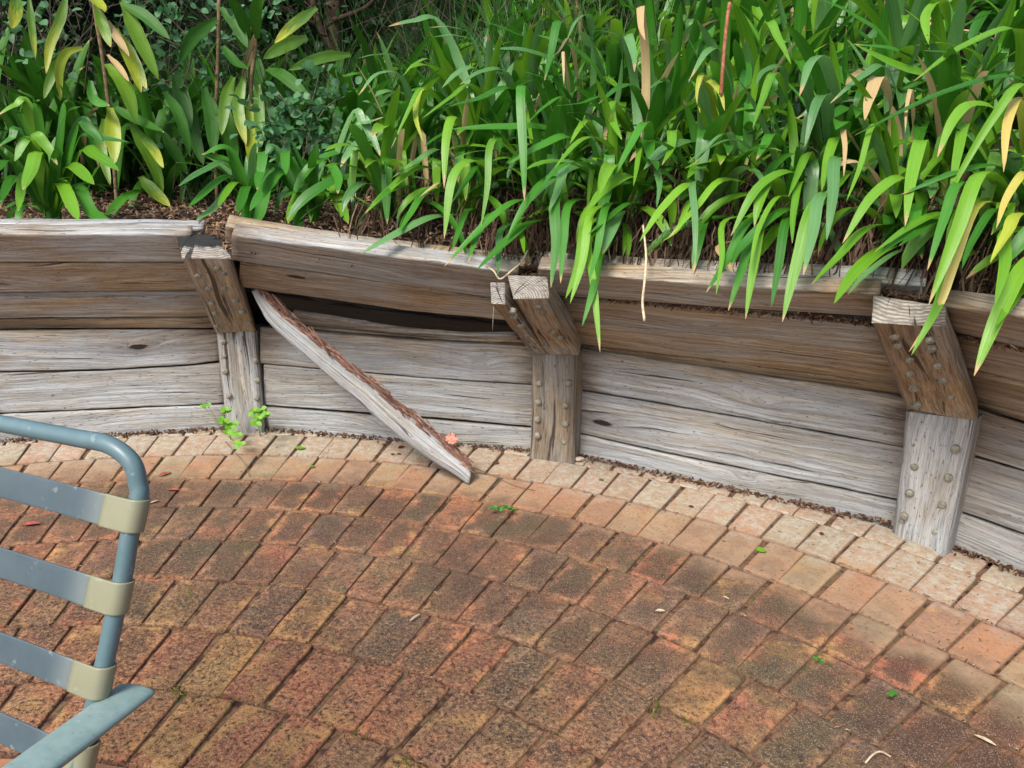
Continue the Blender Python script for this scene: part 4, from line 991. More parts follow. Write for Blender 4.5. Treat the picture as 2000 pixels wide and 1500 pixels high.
tube_thing('withered_flower_stalk', [oncyl(1425, 5, 3.3), oncyl(1418, 60, 3.28), oncyl(1412, 130, 3.26), oncyl(1408, 185, 3.25)], .006, simple('red_brown_stem', (.2, .06, .03), (.4, .17, .1), 60), 'reddish brown withered stem hanging among the upper agapanthus leaves', 'stem')

# ------------------------------------------------------------------ left hand plants
def plant(name, base, label, cat, group=None): return empty(name, base, label, cat, group)
def traced(root, L, wpx, mk, r0, r1, hint=None, base=None, tw=0.0, fold=.16, wav=.03, tip_start=.6, bw=.35, name='leaf'):
    n = len(L); ps = [oncyl(x, y, lerp(r0, r1, i / (n - 1))) for i, (x, y) in enumerate(L)]
    if base is not None: ps = [base] + ps
    dep = (ps[-2] - CAM).dot(FW); W = wpx / F_PX * dep * 1.12
    V, F, U = leaf_from_path(spline(ps, 20), W, fold, hint or outh, twist=tw, base_w=bw, wav=wav, seed=qh.random() * 60, tip_start=tip_start)
    return link(name, mesh(name, V, F, MATS[mk], U), root)
def bedpt(u, v, r):
    P = oncyl(u, v, r); P.z = bed_z(r, th_of(P)); return P
# three small strap plants at the front of the bed
def small_plant(u, r, label, leaves, wide, mk='g'):
    P = bedpt(u, 330, r); root = empty('strap_plant', P, label, 'strappy plant', 'small strap leaved plants left of the mass')
    P2 = P + Vector((0, 0, .03))
    for w_, m_, L in leaves:
        L = C6(L); ps_ = L
        t = traced(root, L, w_ / 2.667, m_, r - .06, r - .30 if L[-1][1] > 330 else r - .12, base=P2, tip_start=.7, bw=.5, wav=.015)
    return root
a = small_plant(86, 3.52, 'strap leaved plant at the far left with bright glossy leaves arching to the wall',
  [(60, 'l', [(160, 740), (75, 840)]), (65, 'l', [(200, 800), (160, 880), (120, 990)]), (45, 'l', [(140, 900), (95, 1100)]), (45, 'g', [(90, 920), (5, 1050)]), (60, 'l', [(350, 870), (490, 960)]),
   (60, 'l', [(310, 950), (410, 1150)]), (60, 'g', [(400, 980), (480, 1110), (600, 1175)]), (65, 'l', [(420, 800), (500, 810), (620, 890)]), (60, 'g', [(400, 660), (470, 680), (555, 770)]), (55, 'l', [(180, 730), (240, 760), (300, 860)]),
   (50, 'g', [(330, 640), (425, 550)]), (45, 'g', [(400, 730), (520, 720), (670, 740)]), (50, 'l', [(150, 570), (80, 550), (-10, 600)]), (45, 'g', [(100, 700), (60, 720), (-10, 765)]), (45, 'g', [(60, 850), (-20, 900)]), (45, 'g', [(200, 600), (180, 520), (90, 470)]), (45, 'g', [(330, 600), (350, 520), (310, 440)])], 60)
clump(Vector(a.location), 14, None, None, bias=None, smin=.25, smax=.4, q=qf, up=.6, pal='g').name = 'strap_plant'
for w_, u, r, lab, lv in ((50, 484, 3.50, 'strap leaved plant in front of the broad hanging leaves, blades fanning left over the mulch',
   [(45, 'b', [(1200, 860), (1060, 890), (930, 970)]), (45, 'g', [(1200, 920), (980, 1080)]), (45, 'b', [(1230, 960), (1120, 1080), (1020, 1150)]), (50, 'g', [(1290, 970), (1240, 1110)]), (60, 'g', [(1380, 980), (1350, 1120), (1265, 1225)]),
    (45, 'g', [(1200, 790), (1050, 805)]), (40, 'l', [(1240, 950), (1135, 1070)]), (50, 'g', [(1300, 1000), (1290, 1100), (1260, 1190)]), (50, 'g', [(1350, 850), (1370, 800), (1350, 980)])]),
   (50, 610, 3.42, 'strap leaved plant under the round leaved shrub, blades drooping over the wall top',
   [(65, 'g', [(1480, 910), (1390, 980), (1300, 1100)]), (60, 'l', [(1590, 960), (1540, 1060), (1500, 1165)]), (50, 'g', [(1600, 1020), (1560, 1120), (1545, 1205)]), (60, 'l', [(1690, 920), (1760, 1040), (1815, 1165)]), (45, 'g', [(1700, 870), (1760, 920), (1760, 1010)]),
    (45, 'g', [(1500, 800), (1490, 910)]), (50, 'g', [(1430, 870), (1360, 900), (1340, 990)]), (45, 'b', [(1440, 780), (1380, 810)]), (50, 'b', [(1850, 640), (1930, 700), (1985, 820)]), (45, 'b', [(1830, 610), (1900, 640), (2000, 610)])])):
    a = small_plant(u, r, lab, lv, w_)
    P = Vector(a.location)
    for i in range(16):
        put_leaf(a, vmesh(qf.choice([0, 1, 2, 3, 4, 10, 12]), qf.choice('gggb')), qf.uniform(0, 6.28), qf.uniform(.26, .42), 0)
# merge the extra tuft of the first plant into it
for ch in [o for o in bpy.data.objects if o.parent and o.parent.name.startswith('strap_plant') and not o.parent.get('label')]:
    par = ch.parent; tgt = bpy.data.objects['strap_plant']; ch.parent = tgt; ch.matrix_parent_inverse = Matrix.Identity(4)
for o in [o for o in bpy.data.objects if o.name.startswith('strap_plant') and not o.get('label')]: bpy.data.objects.remove(o)

# broad leaved canes
def cane(pts_, rad, root): V, F, U = tube_mesh(spline(pts_, 16), rad, 8); link('cane', mesh('cane', V, F, TRUNK if rad > .012 else CANE, U), root)
CANE = simple('ringed_cane', (.10, .065, .03), (.24, .17, .09), 45, bump=.8)
def broad(u, r, label, cane_px, lv):
    P = bedpt(u, 400, r); root = empty('broad_leaved_cane_plant', P, label, 'shrub', 'tall cane plants with long drooping leaves')
    cp_ = [P] + [oncyl(x, y, r) for x, y in C6(cane_px)][::-1]; cane(cp_, .009, root)
    for w_, m_, L in lv:
        L = C6(L); traced(root, L, w_ / 2.667, m_, r - .02, r - .16 + qh.uniform(-.05, .05), hint=lambda p, t: (CAM - p).normalized() + Vector((.25, 0, .3)), tw=qh.uniform(-.5, .5), tip_start=.5, bw=.45, wav=.05, fold=.22)
    return root
broad(225, 3.85, 'tall cane plant at left with yellow-green drooping leaves, some partly yellow and brown', [(480, -60), (500, 90), (535, 300), (560, 500), (590, 800), (610, 1090)],
 [(45, 'o', [(345, -40), (320, 80), (260, 240), (240, 385)]), (34, 'o', [(150, -20), (165, 150), (185, 305)]), (42, 'o', [(340, 270), (280, 370), (228, 515)]), (44, 'Y', [(430, 250), (340, 280), (305, 380), (315, 520)]),
  (78, 'o', [(560, 335), (640, 440), (710, 645)]), (60, 'd', [(600, 560), (740, 640), (855, 690)]), (68, 'Y', [(575, 560), (590, 700), (597, 855)]), (46, 'o', [(540, 620), (530, 780), (575, 965)]),
  (74, 'o', [(680, 640), (770, 800), (850, 1000)]), (46, 'o', [(730, 700), (800, 780), (852, 875)]), (74, 'o', [(640, 10), (720, 200), (825, 415)]), (62, 'Y', [(600, 150), (680, 320), (735, 485)]),
  (58, 'o', [(630, 180), (700, 330), (765, 465)]), (52, 'o', [(500, 30), (540, 140), (577, 245)]), (46, 't', [(560, 110), (610, 200), (672, 295)]), (60, 'd', [(640, 20), (760, 90), (885, 205)]),
  (46, 'g', [(470, 420), (490, 520), (572, 552)]), (70, 'Y', [(470, -40), (500, 10), (545, 62)]), (30, 't', [(560, 285), (620, 350), (672, 425)]), (60, 'o', [(90, -20), (80, 60), (60, 150)]), (60, 'd', [(860, 480), (930, 600), (990, 815)])])
broad(424, 3.95, 'tall cane plant with olive green hanging leaves between the yellowish cane plant and the shrub', [(1140, -40), (1140, 180), (1130, 450), (1120, 700)],
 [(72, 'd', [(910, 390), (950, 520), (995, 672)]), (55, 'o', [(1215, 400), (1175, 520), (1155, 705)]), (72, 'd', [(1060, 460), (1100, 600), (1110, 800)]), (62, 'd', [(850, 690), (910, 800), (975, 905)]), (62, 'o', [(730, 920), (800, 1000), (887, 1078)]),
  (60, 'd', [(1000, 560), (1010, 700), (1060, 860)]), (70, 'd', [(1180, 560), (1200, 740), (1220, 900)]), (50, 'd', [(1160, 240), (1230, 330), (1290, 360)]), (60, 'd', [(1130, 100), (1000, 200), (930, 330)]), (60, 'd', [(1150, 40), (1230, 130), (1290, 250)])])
broad(497, 3.9, 'tall cane plant with wide leaves hanging straight down beside the round leaved shrub', [(1330, 60), (1330, 250), (1310, 420), (1310, 700)],
 [(56, 'o', [(1270, 400), (1240, 560), (1282, 755)]), (64, 'Y', [(1300, 540), (1305, 720), (1318, 905)]), (52, 'o', [(1345, 440), (1350, 620), (1362, 765)]), (62, 'o', [(1600, 195), (1480, 240), (1370, 305)]), (52, 'o', [(1650, 40), (1530, 130), (1430, 225)]),
  (52, 'o', [(1825, 285), (1680, 300), (1500, 365)]), (62, 'd', [(1390, 360), (1480, 400), (1620, 520)]), (60, 'd', [(1340, 200), (1330, 60), (1380, -60)]), (60, 'd', [(1300, 200), (1240, 60), (1180, -20)])])

# round leaved shrub
def round_leaf(mat):
    P = [Vector((x, 0, .10 * math.sin(x * 3))) for x in [i / 6 for i in range(7)]]; V, F, U = [], [], []
    for i, p in enumerate(P):
        f = i / 6; wd = math.sin(math.pi * min(1, f * .93 + .04)) ** .75 * .42
        for x in (-1, 0, 1): V.append(p + Vector((0, x * wd, .12 * abs(x)))); U.append((f, x * .5 + .5))
    for i in range(6):
        for j in range(2): a = i * 3 + j; F.append((a, a + 3, a + 4, a + 1))
    return mesh('leaf', V, F, mat, U)
RL = round_leaf(G_ROUND); WL = round_leaf(G_WEED)
def spray(root, pts_, r, n, spread, size, me, q, tuberad=.0025, radial=None):
    P = spline([oncyl(x, y, r + (k * .02)) for k, (x, y) in enumerate(pts_)], 24)
    V, F, U = tube_mesh(P, tuberad, 5); link('branch', mesh('branch', V, F, TWIG, U), root)
    for i in range(n):
        b = P[min(23, int(q.random() ** .8 * 24))]; off = Vector((q.gauss(0, spread), q.gauss(0, spread * .7), q.gauss(0, spread * .8)))
        o = bpy.data.objects.new('leaf', me); COL.objects.link(o); o.parent = root; o.matrix_parent_inverse = Matrix.Translation(-Vector(root.location))
        d = (off + Vector((0, -.02, .01))).normalized(); nrm = Vector((q.gauss(0, .5), -.6 + q.gauss(0, .5), .8)); x = d; y = nrm.cross(x).normalized(); z = x.cross(y)
        rot = Matrix((x, y, z)).transposed().to_4x4(); s = size * q.uniform(.65, 1.2)
        o.matrix_basis = Matrix.Translation(b + off) @ rot @ Matrix.Diagonal((s, s, s, 1))
qr = random.Random(9)
P = bedpt(560, 380, 3.75); sh = empty('round_leaved_shrub', P, 'shrub with small round blue-green leaves beside the hanging strap leaves', 'shrub')
C6s = lambda *L: C6(L)
for L, n, sp in ((C6s((1560, 1000), (1580, 800), (1560, 640), (1450, 480)), 60, .055), (C6s((1560, 900), (1620, 700), (1700, 560), (1800, 500)), 45, .045), (C6s((1600, 800), (1600, 620), (1640, 480), (1660, 390)), 34, .03),
                 (C6s((1580, 800), (1700, 720), (1790, 750)), 14, .025), (C6s((1540, 820), (1420, 640), (1390, 560)), 45, .05), (C6s((1500, 760), (1440, 720), (1420, 760)), 14, .03)):
    spray(sh, L, 3.55, n, sp, .042, RL, qr)
P = bedpt(330, 400, 4.3); sh2 = empty('round_leaved_shrub', P, 'shrub with small round blue-green leaves, its branches crossing the top left between the cane plants', 'shrub')
for L, n, sp in ((C6s((900, 1000), (950, 600), (1000, 300), (1090, 150), (1200, 90)), 46, .045), (C6s((940, 500), (1000, 250), (920, 130), (850, 70)), 40, .045), (C6s((1000, 300), (1080, 300), (1130, 400)), 18, .03),
                 (C6s((920, 560), (880, 450), (800, 400)), 20, .035), (C6s((1280, 300), (1330, 60), (1400, -20)), 34, .04), (C6s((980, 260), (780, 180), (650, 200)), 22, .03), (C6s((300, 400), (200, 150), (100, 20)), 36, .08), (C6s((700, 100), (760, 20), (900, -30)), 26, .05), (C6s((60, 300), (80, 150), (30, 60)), 24, .07)):
    spray(sh2, L, 3.95, n, sp, .04, RL, qr)

# ------------------------------------------------------------------ the dark hedge behind
hedge = empty('hedge', pol(5.4, 80, .9), 'dense dark hedge closing the background behind the garden bed', 'hedge')
V, F = [], []
NA, NZ = 120, 30
for j in range(NZ + 1):
    for i in range(NA + 1):
        th = lerp(-5, 150, i / NA); z = lerp(.2, 4.2, j / NZ); r = 6.6 + 1.0 * nz((th * .12, z * 1.3, 0), 1, 4) + .35 * nz((th * .6, z * 5, 0), 1, 6)
        P = pol(r, th, z); V.append(P)
for j in range(NZ):
    for i in range(NA):
        a = j * (NA + 1) + i; F.append((a, a + NA + 1, a + NA + 2, a + 1))
CORE = simple('hedge_shade', (.004, .010, .003), (.015, .035, .008), 14, bump=1, dist=.03)  # shell behind the leaves, its dark green paints the hedge's inner shade
o = link('hedge_shade_core', mesh('hedge_shade_core', V, F, CORE), hedge); o['kind'] = 'stuff'
S = Soup(); qg = random.Random(14)
for i in range(42000):
    th = qg.uniform(30, 118); z = .7 + 3.0 * qg.random(); r = qg.uniform(4.35, 6.3) if th > 84 else qg.uniform(5.4, 6.6); P = pol(r, th, z)
    if th > 84 and r < 5.0 and nz(tuple(P), 1.6) < -.05: continue
    a = qg.uniform(0, 6.28); e = qg.gauss(0, .7); x = Vector((math.cos(a) * math.cos(e), math.sin(a) * math.cos(e), math.sin(e))); y = x.cross(Vector((qg.gauss(0, .4), qg.gauss(0, .4), 1))).normalized()
    s = qg.uniform(.03, .075); wd = s * qg.uniform(.2, .36)
    S.add([P, P + x * s * .5 + y * wd, P + x * s, P + x * s * .5 - y * wd, P + x * s * .5 + Vector((0, 0, -.1 * s))], [(0, 4, 1), (1, 4, 2), (2, 4, 3), (3, 4, 0)], [(0, .5), (.5, 1), (1, .5), (.5, 0), (.5, .5)])
o = S.build('foliage', G_HEDGE, hedge); o['kind'] = 'stuff'
S = Soup()
for i in range(650):
    th = qg.uniform(66, 116); r = qg.uniform(4.2, 5.6); P = pol(r, th); P.z = bed_z(min(r, 5), th) + qg.uniform(0, 1.3) ; L = qg.uniform(.2, .8); d = Vector((qg.gauss(0, .5), qg.gauss(0, .3), qg.uniform(.2, 1))).normalized()
    pts_ = [P + d * L * f + Vector((.04 * nz((i, f * 3, 0)), 0, .04 * nz((i, f * 3, 7)))) for f in (0, .33, .66, 1)]
    V_, F_, U_ = tube_mesh(pts_, [.003, .0025, .002, .001], 4, False); S.add(V_, F_)
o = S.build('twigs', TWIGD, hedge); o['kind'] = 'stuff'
S = Soup()
for i in range(1600):
    th = qg.uniform(70, 98); r = qg.uniform(4.0, 5.4); P = pol(r, th); P.z = bed_z(min(r, 5), th); L = qg.uniform(.3, .9); d = Vector((qg.gauss(0, .28), qg.gauss(0, .2), 1)).normalized(); s = Vector((qg.uniform(-1, 1), qg.uniform(-1, 1), 0)).normalized() * qg.uniform(.002, .006)
    V_ = []
    for f in (0, .35, .7, 1): q = P + d * L * f + Vector((d.x, d.y, 0)) * f * f * .6 * L; V_ += [q - s * (1.05 - f), q + s * (1.05 - f)]
    S.add(V_, [(0, 1, 3, 2), (2, 3, 5, 4), (4, 5, 7, 6)], [(0, 0), (0, 1), (.3, 0), (.3, 1), (.6, 0), (.6, 1), (1, 0), (1, 1)])
tag(S.build('reeds', G_REED), 'thin dark green and brown stems standing at the back of the bed', 'reeds', kind='stuff')
tr = empty('tree', bedpt(655, 250, 4.9), 'dark bare tree trunk leaning left behind the bed, left of the agapanthus mass', 'tree')
def limb(name, P, rads):
    P = spline(P, 14); V, F, U = tube_mesh(P, [lerp(rads[0], rads[1], i / 13) for i in range(14)], 9); link(name, mesh(name, V, F, TRUNK, U), tr)
limb('trunk', [Vector(tr.location) - Vector((0, 0, .1)), oncyl(658, 180, 4.9), oncyl(650, 60, 4.9), oncyl(655, -120, 4.95)], (.055, .045))
limb('branch', [oncyl(690, 190, 4.8), oncyl(650, 100, 4.8), oncyl(620, 40, 4.8), oncyl(600, -60, 4.8)], (.012, .02))
limb('branch', [oncyl(640, 60, 4.85), oncyl(560, 20, 4.7), oncyl(480, -40, 4.6)], (.012, .008))
limb('branch', [oncyl(650, 40, 4.85), oncyl(720, 10, 4.8), oncyl(760, -50, 4.8)], (.014, .009))

# ------------------------------------------------------------------ weeds and small fallen things
WD = round_leaf(G_AGA)
def weed(base_px, tips, label, group=None, size=.022, name='weed', rr=None, mat=None, n=5):
    B = onz(*base_px, 0); root = empty(name, B, label, 'weed', group)
    for (u, v, hh) in tips:
        T = aty(u, v, B.y - .02 - hh * .1); P = spline([B, B.lerp(T, .5) + Vector((0, 0, .01)), T], 8); V, F, U = tube_mesh(P, .0009, 4); link('stem', mesh('stem', V, F, G_WEED, U), root)
        for k in range(n):
            o = bpy.data.objects.new('leaf', WL if size > .02 else WD); COL.objects.link(o); o.parent = root; o.matrix_parent_inverse = Matrix.Translation(-B)
            a = k / n * 6.28 + qr.uniform(-.3, .3); x = Vector((math.cos(a), math.sin(a) * .6, qr.uniform(-.5, .4))).normalized(); nn = Vector((0, -.7, .8)); y = nn.cross(x).normalized(); z = x.cross(y)
            s = size * qr.uniform(.7, 1.2); o.matrix_basis = Matrix.Translation(P[-1 - (k % 2)]) @ Matrix((x, y, z)).transposed().to_4x4() @ Matrix.Diagonal((s, s, s, 1))
weed((450, 858), [(440, 800, 0), (436, 820, 1), (450, 835, 1), (462, 848, 2), (443, 845, 2), (470, 868, 3), (455, 828, 0)], 'small bright green weed growing at the left corner of the first post foot', size=.026, n=6)
weed((508, 852), [(495, 802, 0), (510, 800, 0), (503, 815, 1), (519, 808, 1), (500, 826, 2)], 'small bright green weed growing against the right corner of the first post foot', size=.026, n=6)
weed((435, 846), [(396, 792, 0), (404, 790, 1)], 'tiny two-leaved weed sprig reaching left of the first post foot', size=.022, n=3)
weed((975, 1002), [(962, 992, 0), (990, 990, 0), (975, 994, 1), (1000, 994, 0)], 'low dark green weed sprouting from a joint in front of the fallen board', size=.012, n=9)
weed((1598, 1292), [(1592, 1286, 0), (1603, 1290, 1)], 'small grey-green weed in a joint in the lower right of the patio', size=.009, n=6)
weed((1742, 1362), [(1745, 1352, 0), (1738, 1358, 0)], 'tiny dark green weed in a joint at the lower right below the grey-green weed', size=.008, n=6)
def fallen_leaf(u, v, size, label, mat, rot=0, name='fallen_leaf', wide=1.0, cat='leaf'):
    P = onz(u, v, .004); V = RL.vertices; me = RL.copy(); me.materials.clear(); me.materials.append(mat)
    o = bpy.data.objects.new(name, me); COL.objects.link(o); o.matrix_basis = Matrix.Translation(P) @ Matrix.Rotation(rot, 4, 'Z') @ Matrix.Rotation(.03, 4, 'Y') @ Matrix.Diagonal((size, size * wide, size * .6, 1)); tag(o, label, cat)
DRY = simple('dry_red_leaf', (.22, .04, .03), (.45, .12, .08), 70)
DRYT = simple('dry_tan_seed', (.34, .26, .17), (.52, .43, .31), 70)
fallen_leaf(1478, 1076, .032, 'single bright green oval leaf lying on a brick near the right-hand post', G_WEED, .2, wide=1.3)
fallen_leaf(575, 876, .045, 'flat green leaf lying on the pale bricks right of the first post', G_WEED, .1, wide=.8)
fallen_leaf(606, 913, .022, 'small green leaf in a brick joint below the flat green leaf', G_WEED, .9)
fallen_leaf(1170, 938, .020, 'small olive leaf lying on the pale bricks right of the cracked post foot', G_BROAD, .4)
fallen_leaf(310, 930, .05, 'red dry leaf standing in a joint right of the chair top rail', DRY, .9, wide=.5)
fallen_leaf(326, 958, .045, 'red dry leaf lying flat right of the chair top strap', DRY, .15, wide=.45)
fallen_leaf(45, 1026, .05, 'red dry leaf lying between the top two chair straps', DRY, .3, wide=.6)
fallen_leaf(290, 985, .04, 'pale dry leaf beside the chair upright', DRYT, .9, wide=.3)
fallen_leaf(1280, 1194, .028, 'pale oval seed husk lying on a dark brick in the middle of the right patio', DRYT, .1, wide=.6)
fallen_leaf(1412, 1165, .020, 'small white flake on a dark brick up and right of the pale husk', DRYT, -.8, wide=.5)
fallen_leaf(1945, 1458, .045, 'pale dry blade lying at the bottom right corner of the patio', DRYT, 2.3, wide=.3)
fallen_leaf(800, 1215, .045, 'dry straw coloured leaf lying in a brick joint at the centre of the patio', DRYT, 1.0, wide=.2)
for i, (u, v) in enumerate(((745, 868), (765, 889), (783, 888), (790, 872), (757, 865), (512, 878), (968, 907), (1355, 990), (1606, 1040))):
    fallen_leaf(u, v, .020 + .012 * (i in (3, 6)), ['dark crumpled leaf bit', 'dark curled leaf bit', 'dark torn leaf bit', 'larger dark leaf bit beside the fallen board', 'small dark leaf bit nearest the wall', 'brown curled leaf bit', 'large brown leaf bit', 'brown curled leaf bit', 'brown curled leaf bit'][i] +
        [' left of the fallen board, top one of the cluster', ' left of the fallen board, lowest of the cluster', ' left of the fallen board, right of the lowest one', '', ' left of the fallen board', ' on the pale bricks right of the first post foot', ' between the board tip and the cracked post foot', ' on a pale brick between the two right-hand posts', ' on a pale brick left of the right-hand post foot'][i], LITTER_D if False else DRYD if 'DRYD' in globals() else globals().setdefault('DRYD', simple('dark_dry_leaf', (.05, .015, .01), (.14, .05, .03), 90)), i * 1.3, wide=.9)
# snail shell by the cracked post
def shell():
    B = onz(1131, 902, 0); pts_ = []; rad = []
    for i in range(40):
        t = i / 39; a = t * 4.2 * math.pi; rr = .013 * (1 - t) ** 1.1 + .0005; pts_.append(B + Vector((rr * math.cos(a), rr * math.sin(a) * .8, .009 + .012 * t))); rad.append(.0085 * (1 - t) + .0012)
    V, F, U = tube_mesh(pts_, rad, 10); o = link('snail_shell', mesh('snail_shell', V, F, STONE, U)); tag(o, 'pale pinkish snail shell lying at the right corner of the cracked post foot', 'shell')
shell()
# dried pink flower on the fallen board
def flower():
    B = aty(882, 858, 2.83); root = empty('dried_flower', B, 'dried pink papery flower caught on the upper edge of the fallen board', 'flower')
    PINK = simple('dry_pink_petal', (.45, .16, .11), (.72, .38, .28), 60)
    me = RL.copy(); me.name = 'petal'; me.materials.clear(); me.materials.append(PINK)
    for k in range(12):
        o = bpy.data.objects.new('petal', me); COL.objects.link(o); o.parent = root; a = k * 2.4; x = Vector((math.cos(a), -.3 + .4 * qr.random(), math.sin(a))).normalized(); y = x.cross(Vector((.2, -1, .3))).normalized(); z = x.cross(y)
        s = .018 + .008 * qr.random(); o.matrix_basis = Matrix((x, y, z)).transposed().to_4x4() @ Matrix.Diagonal((s, s, s * 2.5, 1))
flower()
# seed head on the right
def seedhead():
    B = onz(1882, 1192, 0); root = empty('seed_head', B, 'dry star-shaped seed head in the wide joint near the right edge', 'seed head')
    for k in range(16):
        a = k / 16 * 6.28; d = Vector((math.cos(a), math.sin(a), .35 + .3 * qr.random())).normalized() * (.028 + .01 * qr.random())
        V, F, U = tube_mesh([B + Vector((0, 0, .004)), B + d * .6, B + d], [.0008, .0006, .0004], 4); link('bristle', mesh('bristle', V, F, DRYT, U), root)
seedhead()
tube_thing('dry_twig', [onz(440, 862, .004), onz(455, 880, .03), onz(478, 905, .015), onz(487, 930, .003)], .0012, TWIG, 'thin brown weed stem lying out from the first post foot onto the bricks', 'twig')
tube_thing('dry_twig', [onz(918, 910, .004), onz(965, 930, .01), onz(1010, 950, .006), onz(1045, 958, .003)], .0012, TWIG, 'thin dry stem lying on the bricks right of the fallen board tip', 'twig')
tube_thing('dry_twig', [onz(1690, 1490, .004), onz(1705, 1474, .016), onz(1720, 1468, .016), onz(1740, 1478, .004)], .0022, DRYT, 'curled pale dry strip at the bottom right of the patio', 'twig')
# spider thread with a drop
tube_thing('hanging_thread', [oncyl(964, 598, 2.80), oncyl(962, 645, 2.80)], .0006, DRYT, 'thin spider thread hanging left of the cracked post', 'thread', k=4)
# moss tufts in the joints
S = Soup()
for (u, v, sx, n_) in ((475, 1062, 18, 120), (370, 1160, 10, 60), (555, 1150, 30, 60), (635, 1215, 40, 50), (790, 1395, 12, 120), (840, 1345, 12, 60), (700, 1440, 25, 80), (790, 1490, 18, 60), (350, 1350, 16, 80), (430, 1380, 16, 80), (1745, 1355, 8, 60), (1285, 1385, 20, 60), (1340, 1400, 20, 60), (560, 1265, 20, 50), (1100, 1440, 20, 30)):
    for i in range(n_):
        P = onz(qr.gauss(u, sx * .5), qr.gauss(v, sx * .5)); r = (P - CEN).xy.length; P.z = -.004 + qr.uniform(0, .004)
        d = Vector((qr.gauss(0, 1), qr.gauss(0, 1), .8)).normalized(); sliver(S, P, d, Vector((0, 0, 1)), qr.uniform(.004, .009), .002, .002)
tag(S.build('moss', simple('moss', 0, [(0, (.03, .05, .01)), (.6, (.09, .11, .02)), (1, (.3, .26, .03))], 60, island=True, bump=0)), 'small tufts of green and yellow moss in the brick joints', 'moss', kind='stuff')

# ------------------------------------------------------------------ the chair
def metal(name, c0, c1, rough, sc=25, dirt=(.10, .14, .13), fade=None):
    k = M(name, rough, .5); P = k.objc(); n = k.noise(P, sc, 5, .65); c = k.mix(n, c0, c1)
    d = k.noise(P, 95, 4, .7); c = k.mix(k.math('MULTIPLY', k.smooth(d, .6, .68), .7), c, dirt)
    c = k.mix(k.math('MULTIPLY', k.smooth(k.noise(P, 60, 3), .64, .7), .2), c, (.45, .5, .48))
    if fade:
        u = k.sep(k.uv())[0]; m_ = k.math('MINIMUM', u, k.math('SUBTRACT', 1.0, u))
        c = k.mix(k.smooth(k.math('ADD', m_, k.math('MULTIPLY', k.math('SUBTRACT', n, .5), .06)), .10, .0), c, fade)
    k.color(c); k.setin(k.b, 'Roughness', k.math('MULTIPLY_ADD', n, .25, rough - .1)); k.bump(d, .12, .001); return k.m
FRAME = metal('painted_steel_bluegrey', (.07, .125, .14), (.12, .19, .205), .38)
ARMM = metal('painted_arm_bluegreen', (.13, .21, .20), (.27, .36, .34), .45, 70)
STRAPM = metal('vinyl_strap_blue', (.04, .062, .077), (.09, .122, .138), .42, 18, (.06, .08, .09), fade=(.16, .19, .18))
CREAM = metal('aged_cream_vinyl', (.19, .19, .12), (.27, .262, .17), .4, 20, (.24, .26, .2))
def vdep(v): return lerp(.885, .815, (v - 930) / 445)
cl = [(0, 830, .965), (147, 855, .922), (213, 869, .900), (256, 902, .888), (270, 946, .883), (271, 975, vdep(975)), (253, 1049, vdep(1049)), (242, 1116, vdep(1116)), (222, 1212, vdep(1212)), (208, 1279, vdep(1279)), (185, 1375, vdep(1375))]
CP = [aty(u, v, y) for u, v, y in cl]
lat = (CP[0] - CP[2]); lat.z = 0; lat.normalize(); fwd = Vector((lat.y, -lat.x, 0));
if fwd.y > 0: fwd = -fwd
updir = (CP[5] - CP[10]).normalized(); Wc = .56
seat_r = CP[10] + (CP[10] - CP[5]).normalized() * ((CP[10].z - .42) / updir.z)
foot_r = Vector((seat_r.x, seat_r.y, 0)) - fwd * .10
topz = CP[1].z
def mir(p):  # to the left-hand side
    return p + lat * (2 * ((seat_r + lat * Wc / 2 - p).dot(lat)))
chair = empty('garden_chair', (foot_r.x, foot_r.y, 0), 'blue-grey tubular metal garden chair with vinyl straps, cut by the left edge of the picture', 'chair')
right = CP[:]; right[0] = CP[0]
toppts = [CP[0], CP[1], CP[2], CP[3], CP[4], CP[5]]
full = [foot_r + Vector((0, 0, .005)), seat_r - Vector((0, 0, .12)) - fwd * .03, seat_r] + CP[10:4:-1] + [CP[4], CP[3], CP[2], CP[1]]
left = [mir(p) for p in full]
allp = full + [CP[1].lerp(left[-1], .33), CP[1].lerp(left[-1], .66)] + left[::-1]
V, F, U = tube_mesh(spline(allp, 170), .0112, 16); link('back_frame', mesh('back_frame', V, F, FRAME, U), chair)
def band(pts_, n_up, h, th_, name, mat, parent):
    """flat band; pts_ along its length, n_up the width direction"""
    V, F, U = [], [], []; N = len(pts_)
    for i, p in enumerate(pts_):
        t = (pts_[min(i + 1, N - 1)] - pts_[max(i - 1, 0)]).normalized(); n = t.cross(n_up).normalized()
        for a, b in ((-.5, -.3), (-.5, .3), (-.488, .5), (-.45, .52), (.45, .52), (.488, .5), (.5, .3), (.5, -.3), (.488, -.5), (.45, -.52), (-.45, -.52), (-.488, -.5)):
            V.append(p + n_up * (a * h) + n * (b * th_)); U.append((i / (N - 1), a))
    for i in range(N - 1):
        for j in range(12): a = i * 12 + j; b = i * 12 + (j + 1) % 12; F.append((a, b, b + 12, a + 12))
    F.append(tuple(range(11, -1, -1))); F.append(tuple(range((N - 1) * 12, N * 12)))
    return link(name, mesh(name, V, F, mat, U), parent)
def wrap(c, up_, L0, f_, r, a0, a1, n=12):
    """arc round the tube centre c: angle 0 = front (f_), 90 = outer side (-L0)"""
    return [c + (f_ * math.cos(R_(lerp(a0, a1, i / (n - 1)))) - L0 * math.sin(R_(lerp(a0, a1, i / (n - 1))))) * r for i in range(n)]
fperp = (fwd - updir * fwd.dot(updir)).normalized()
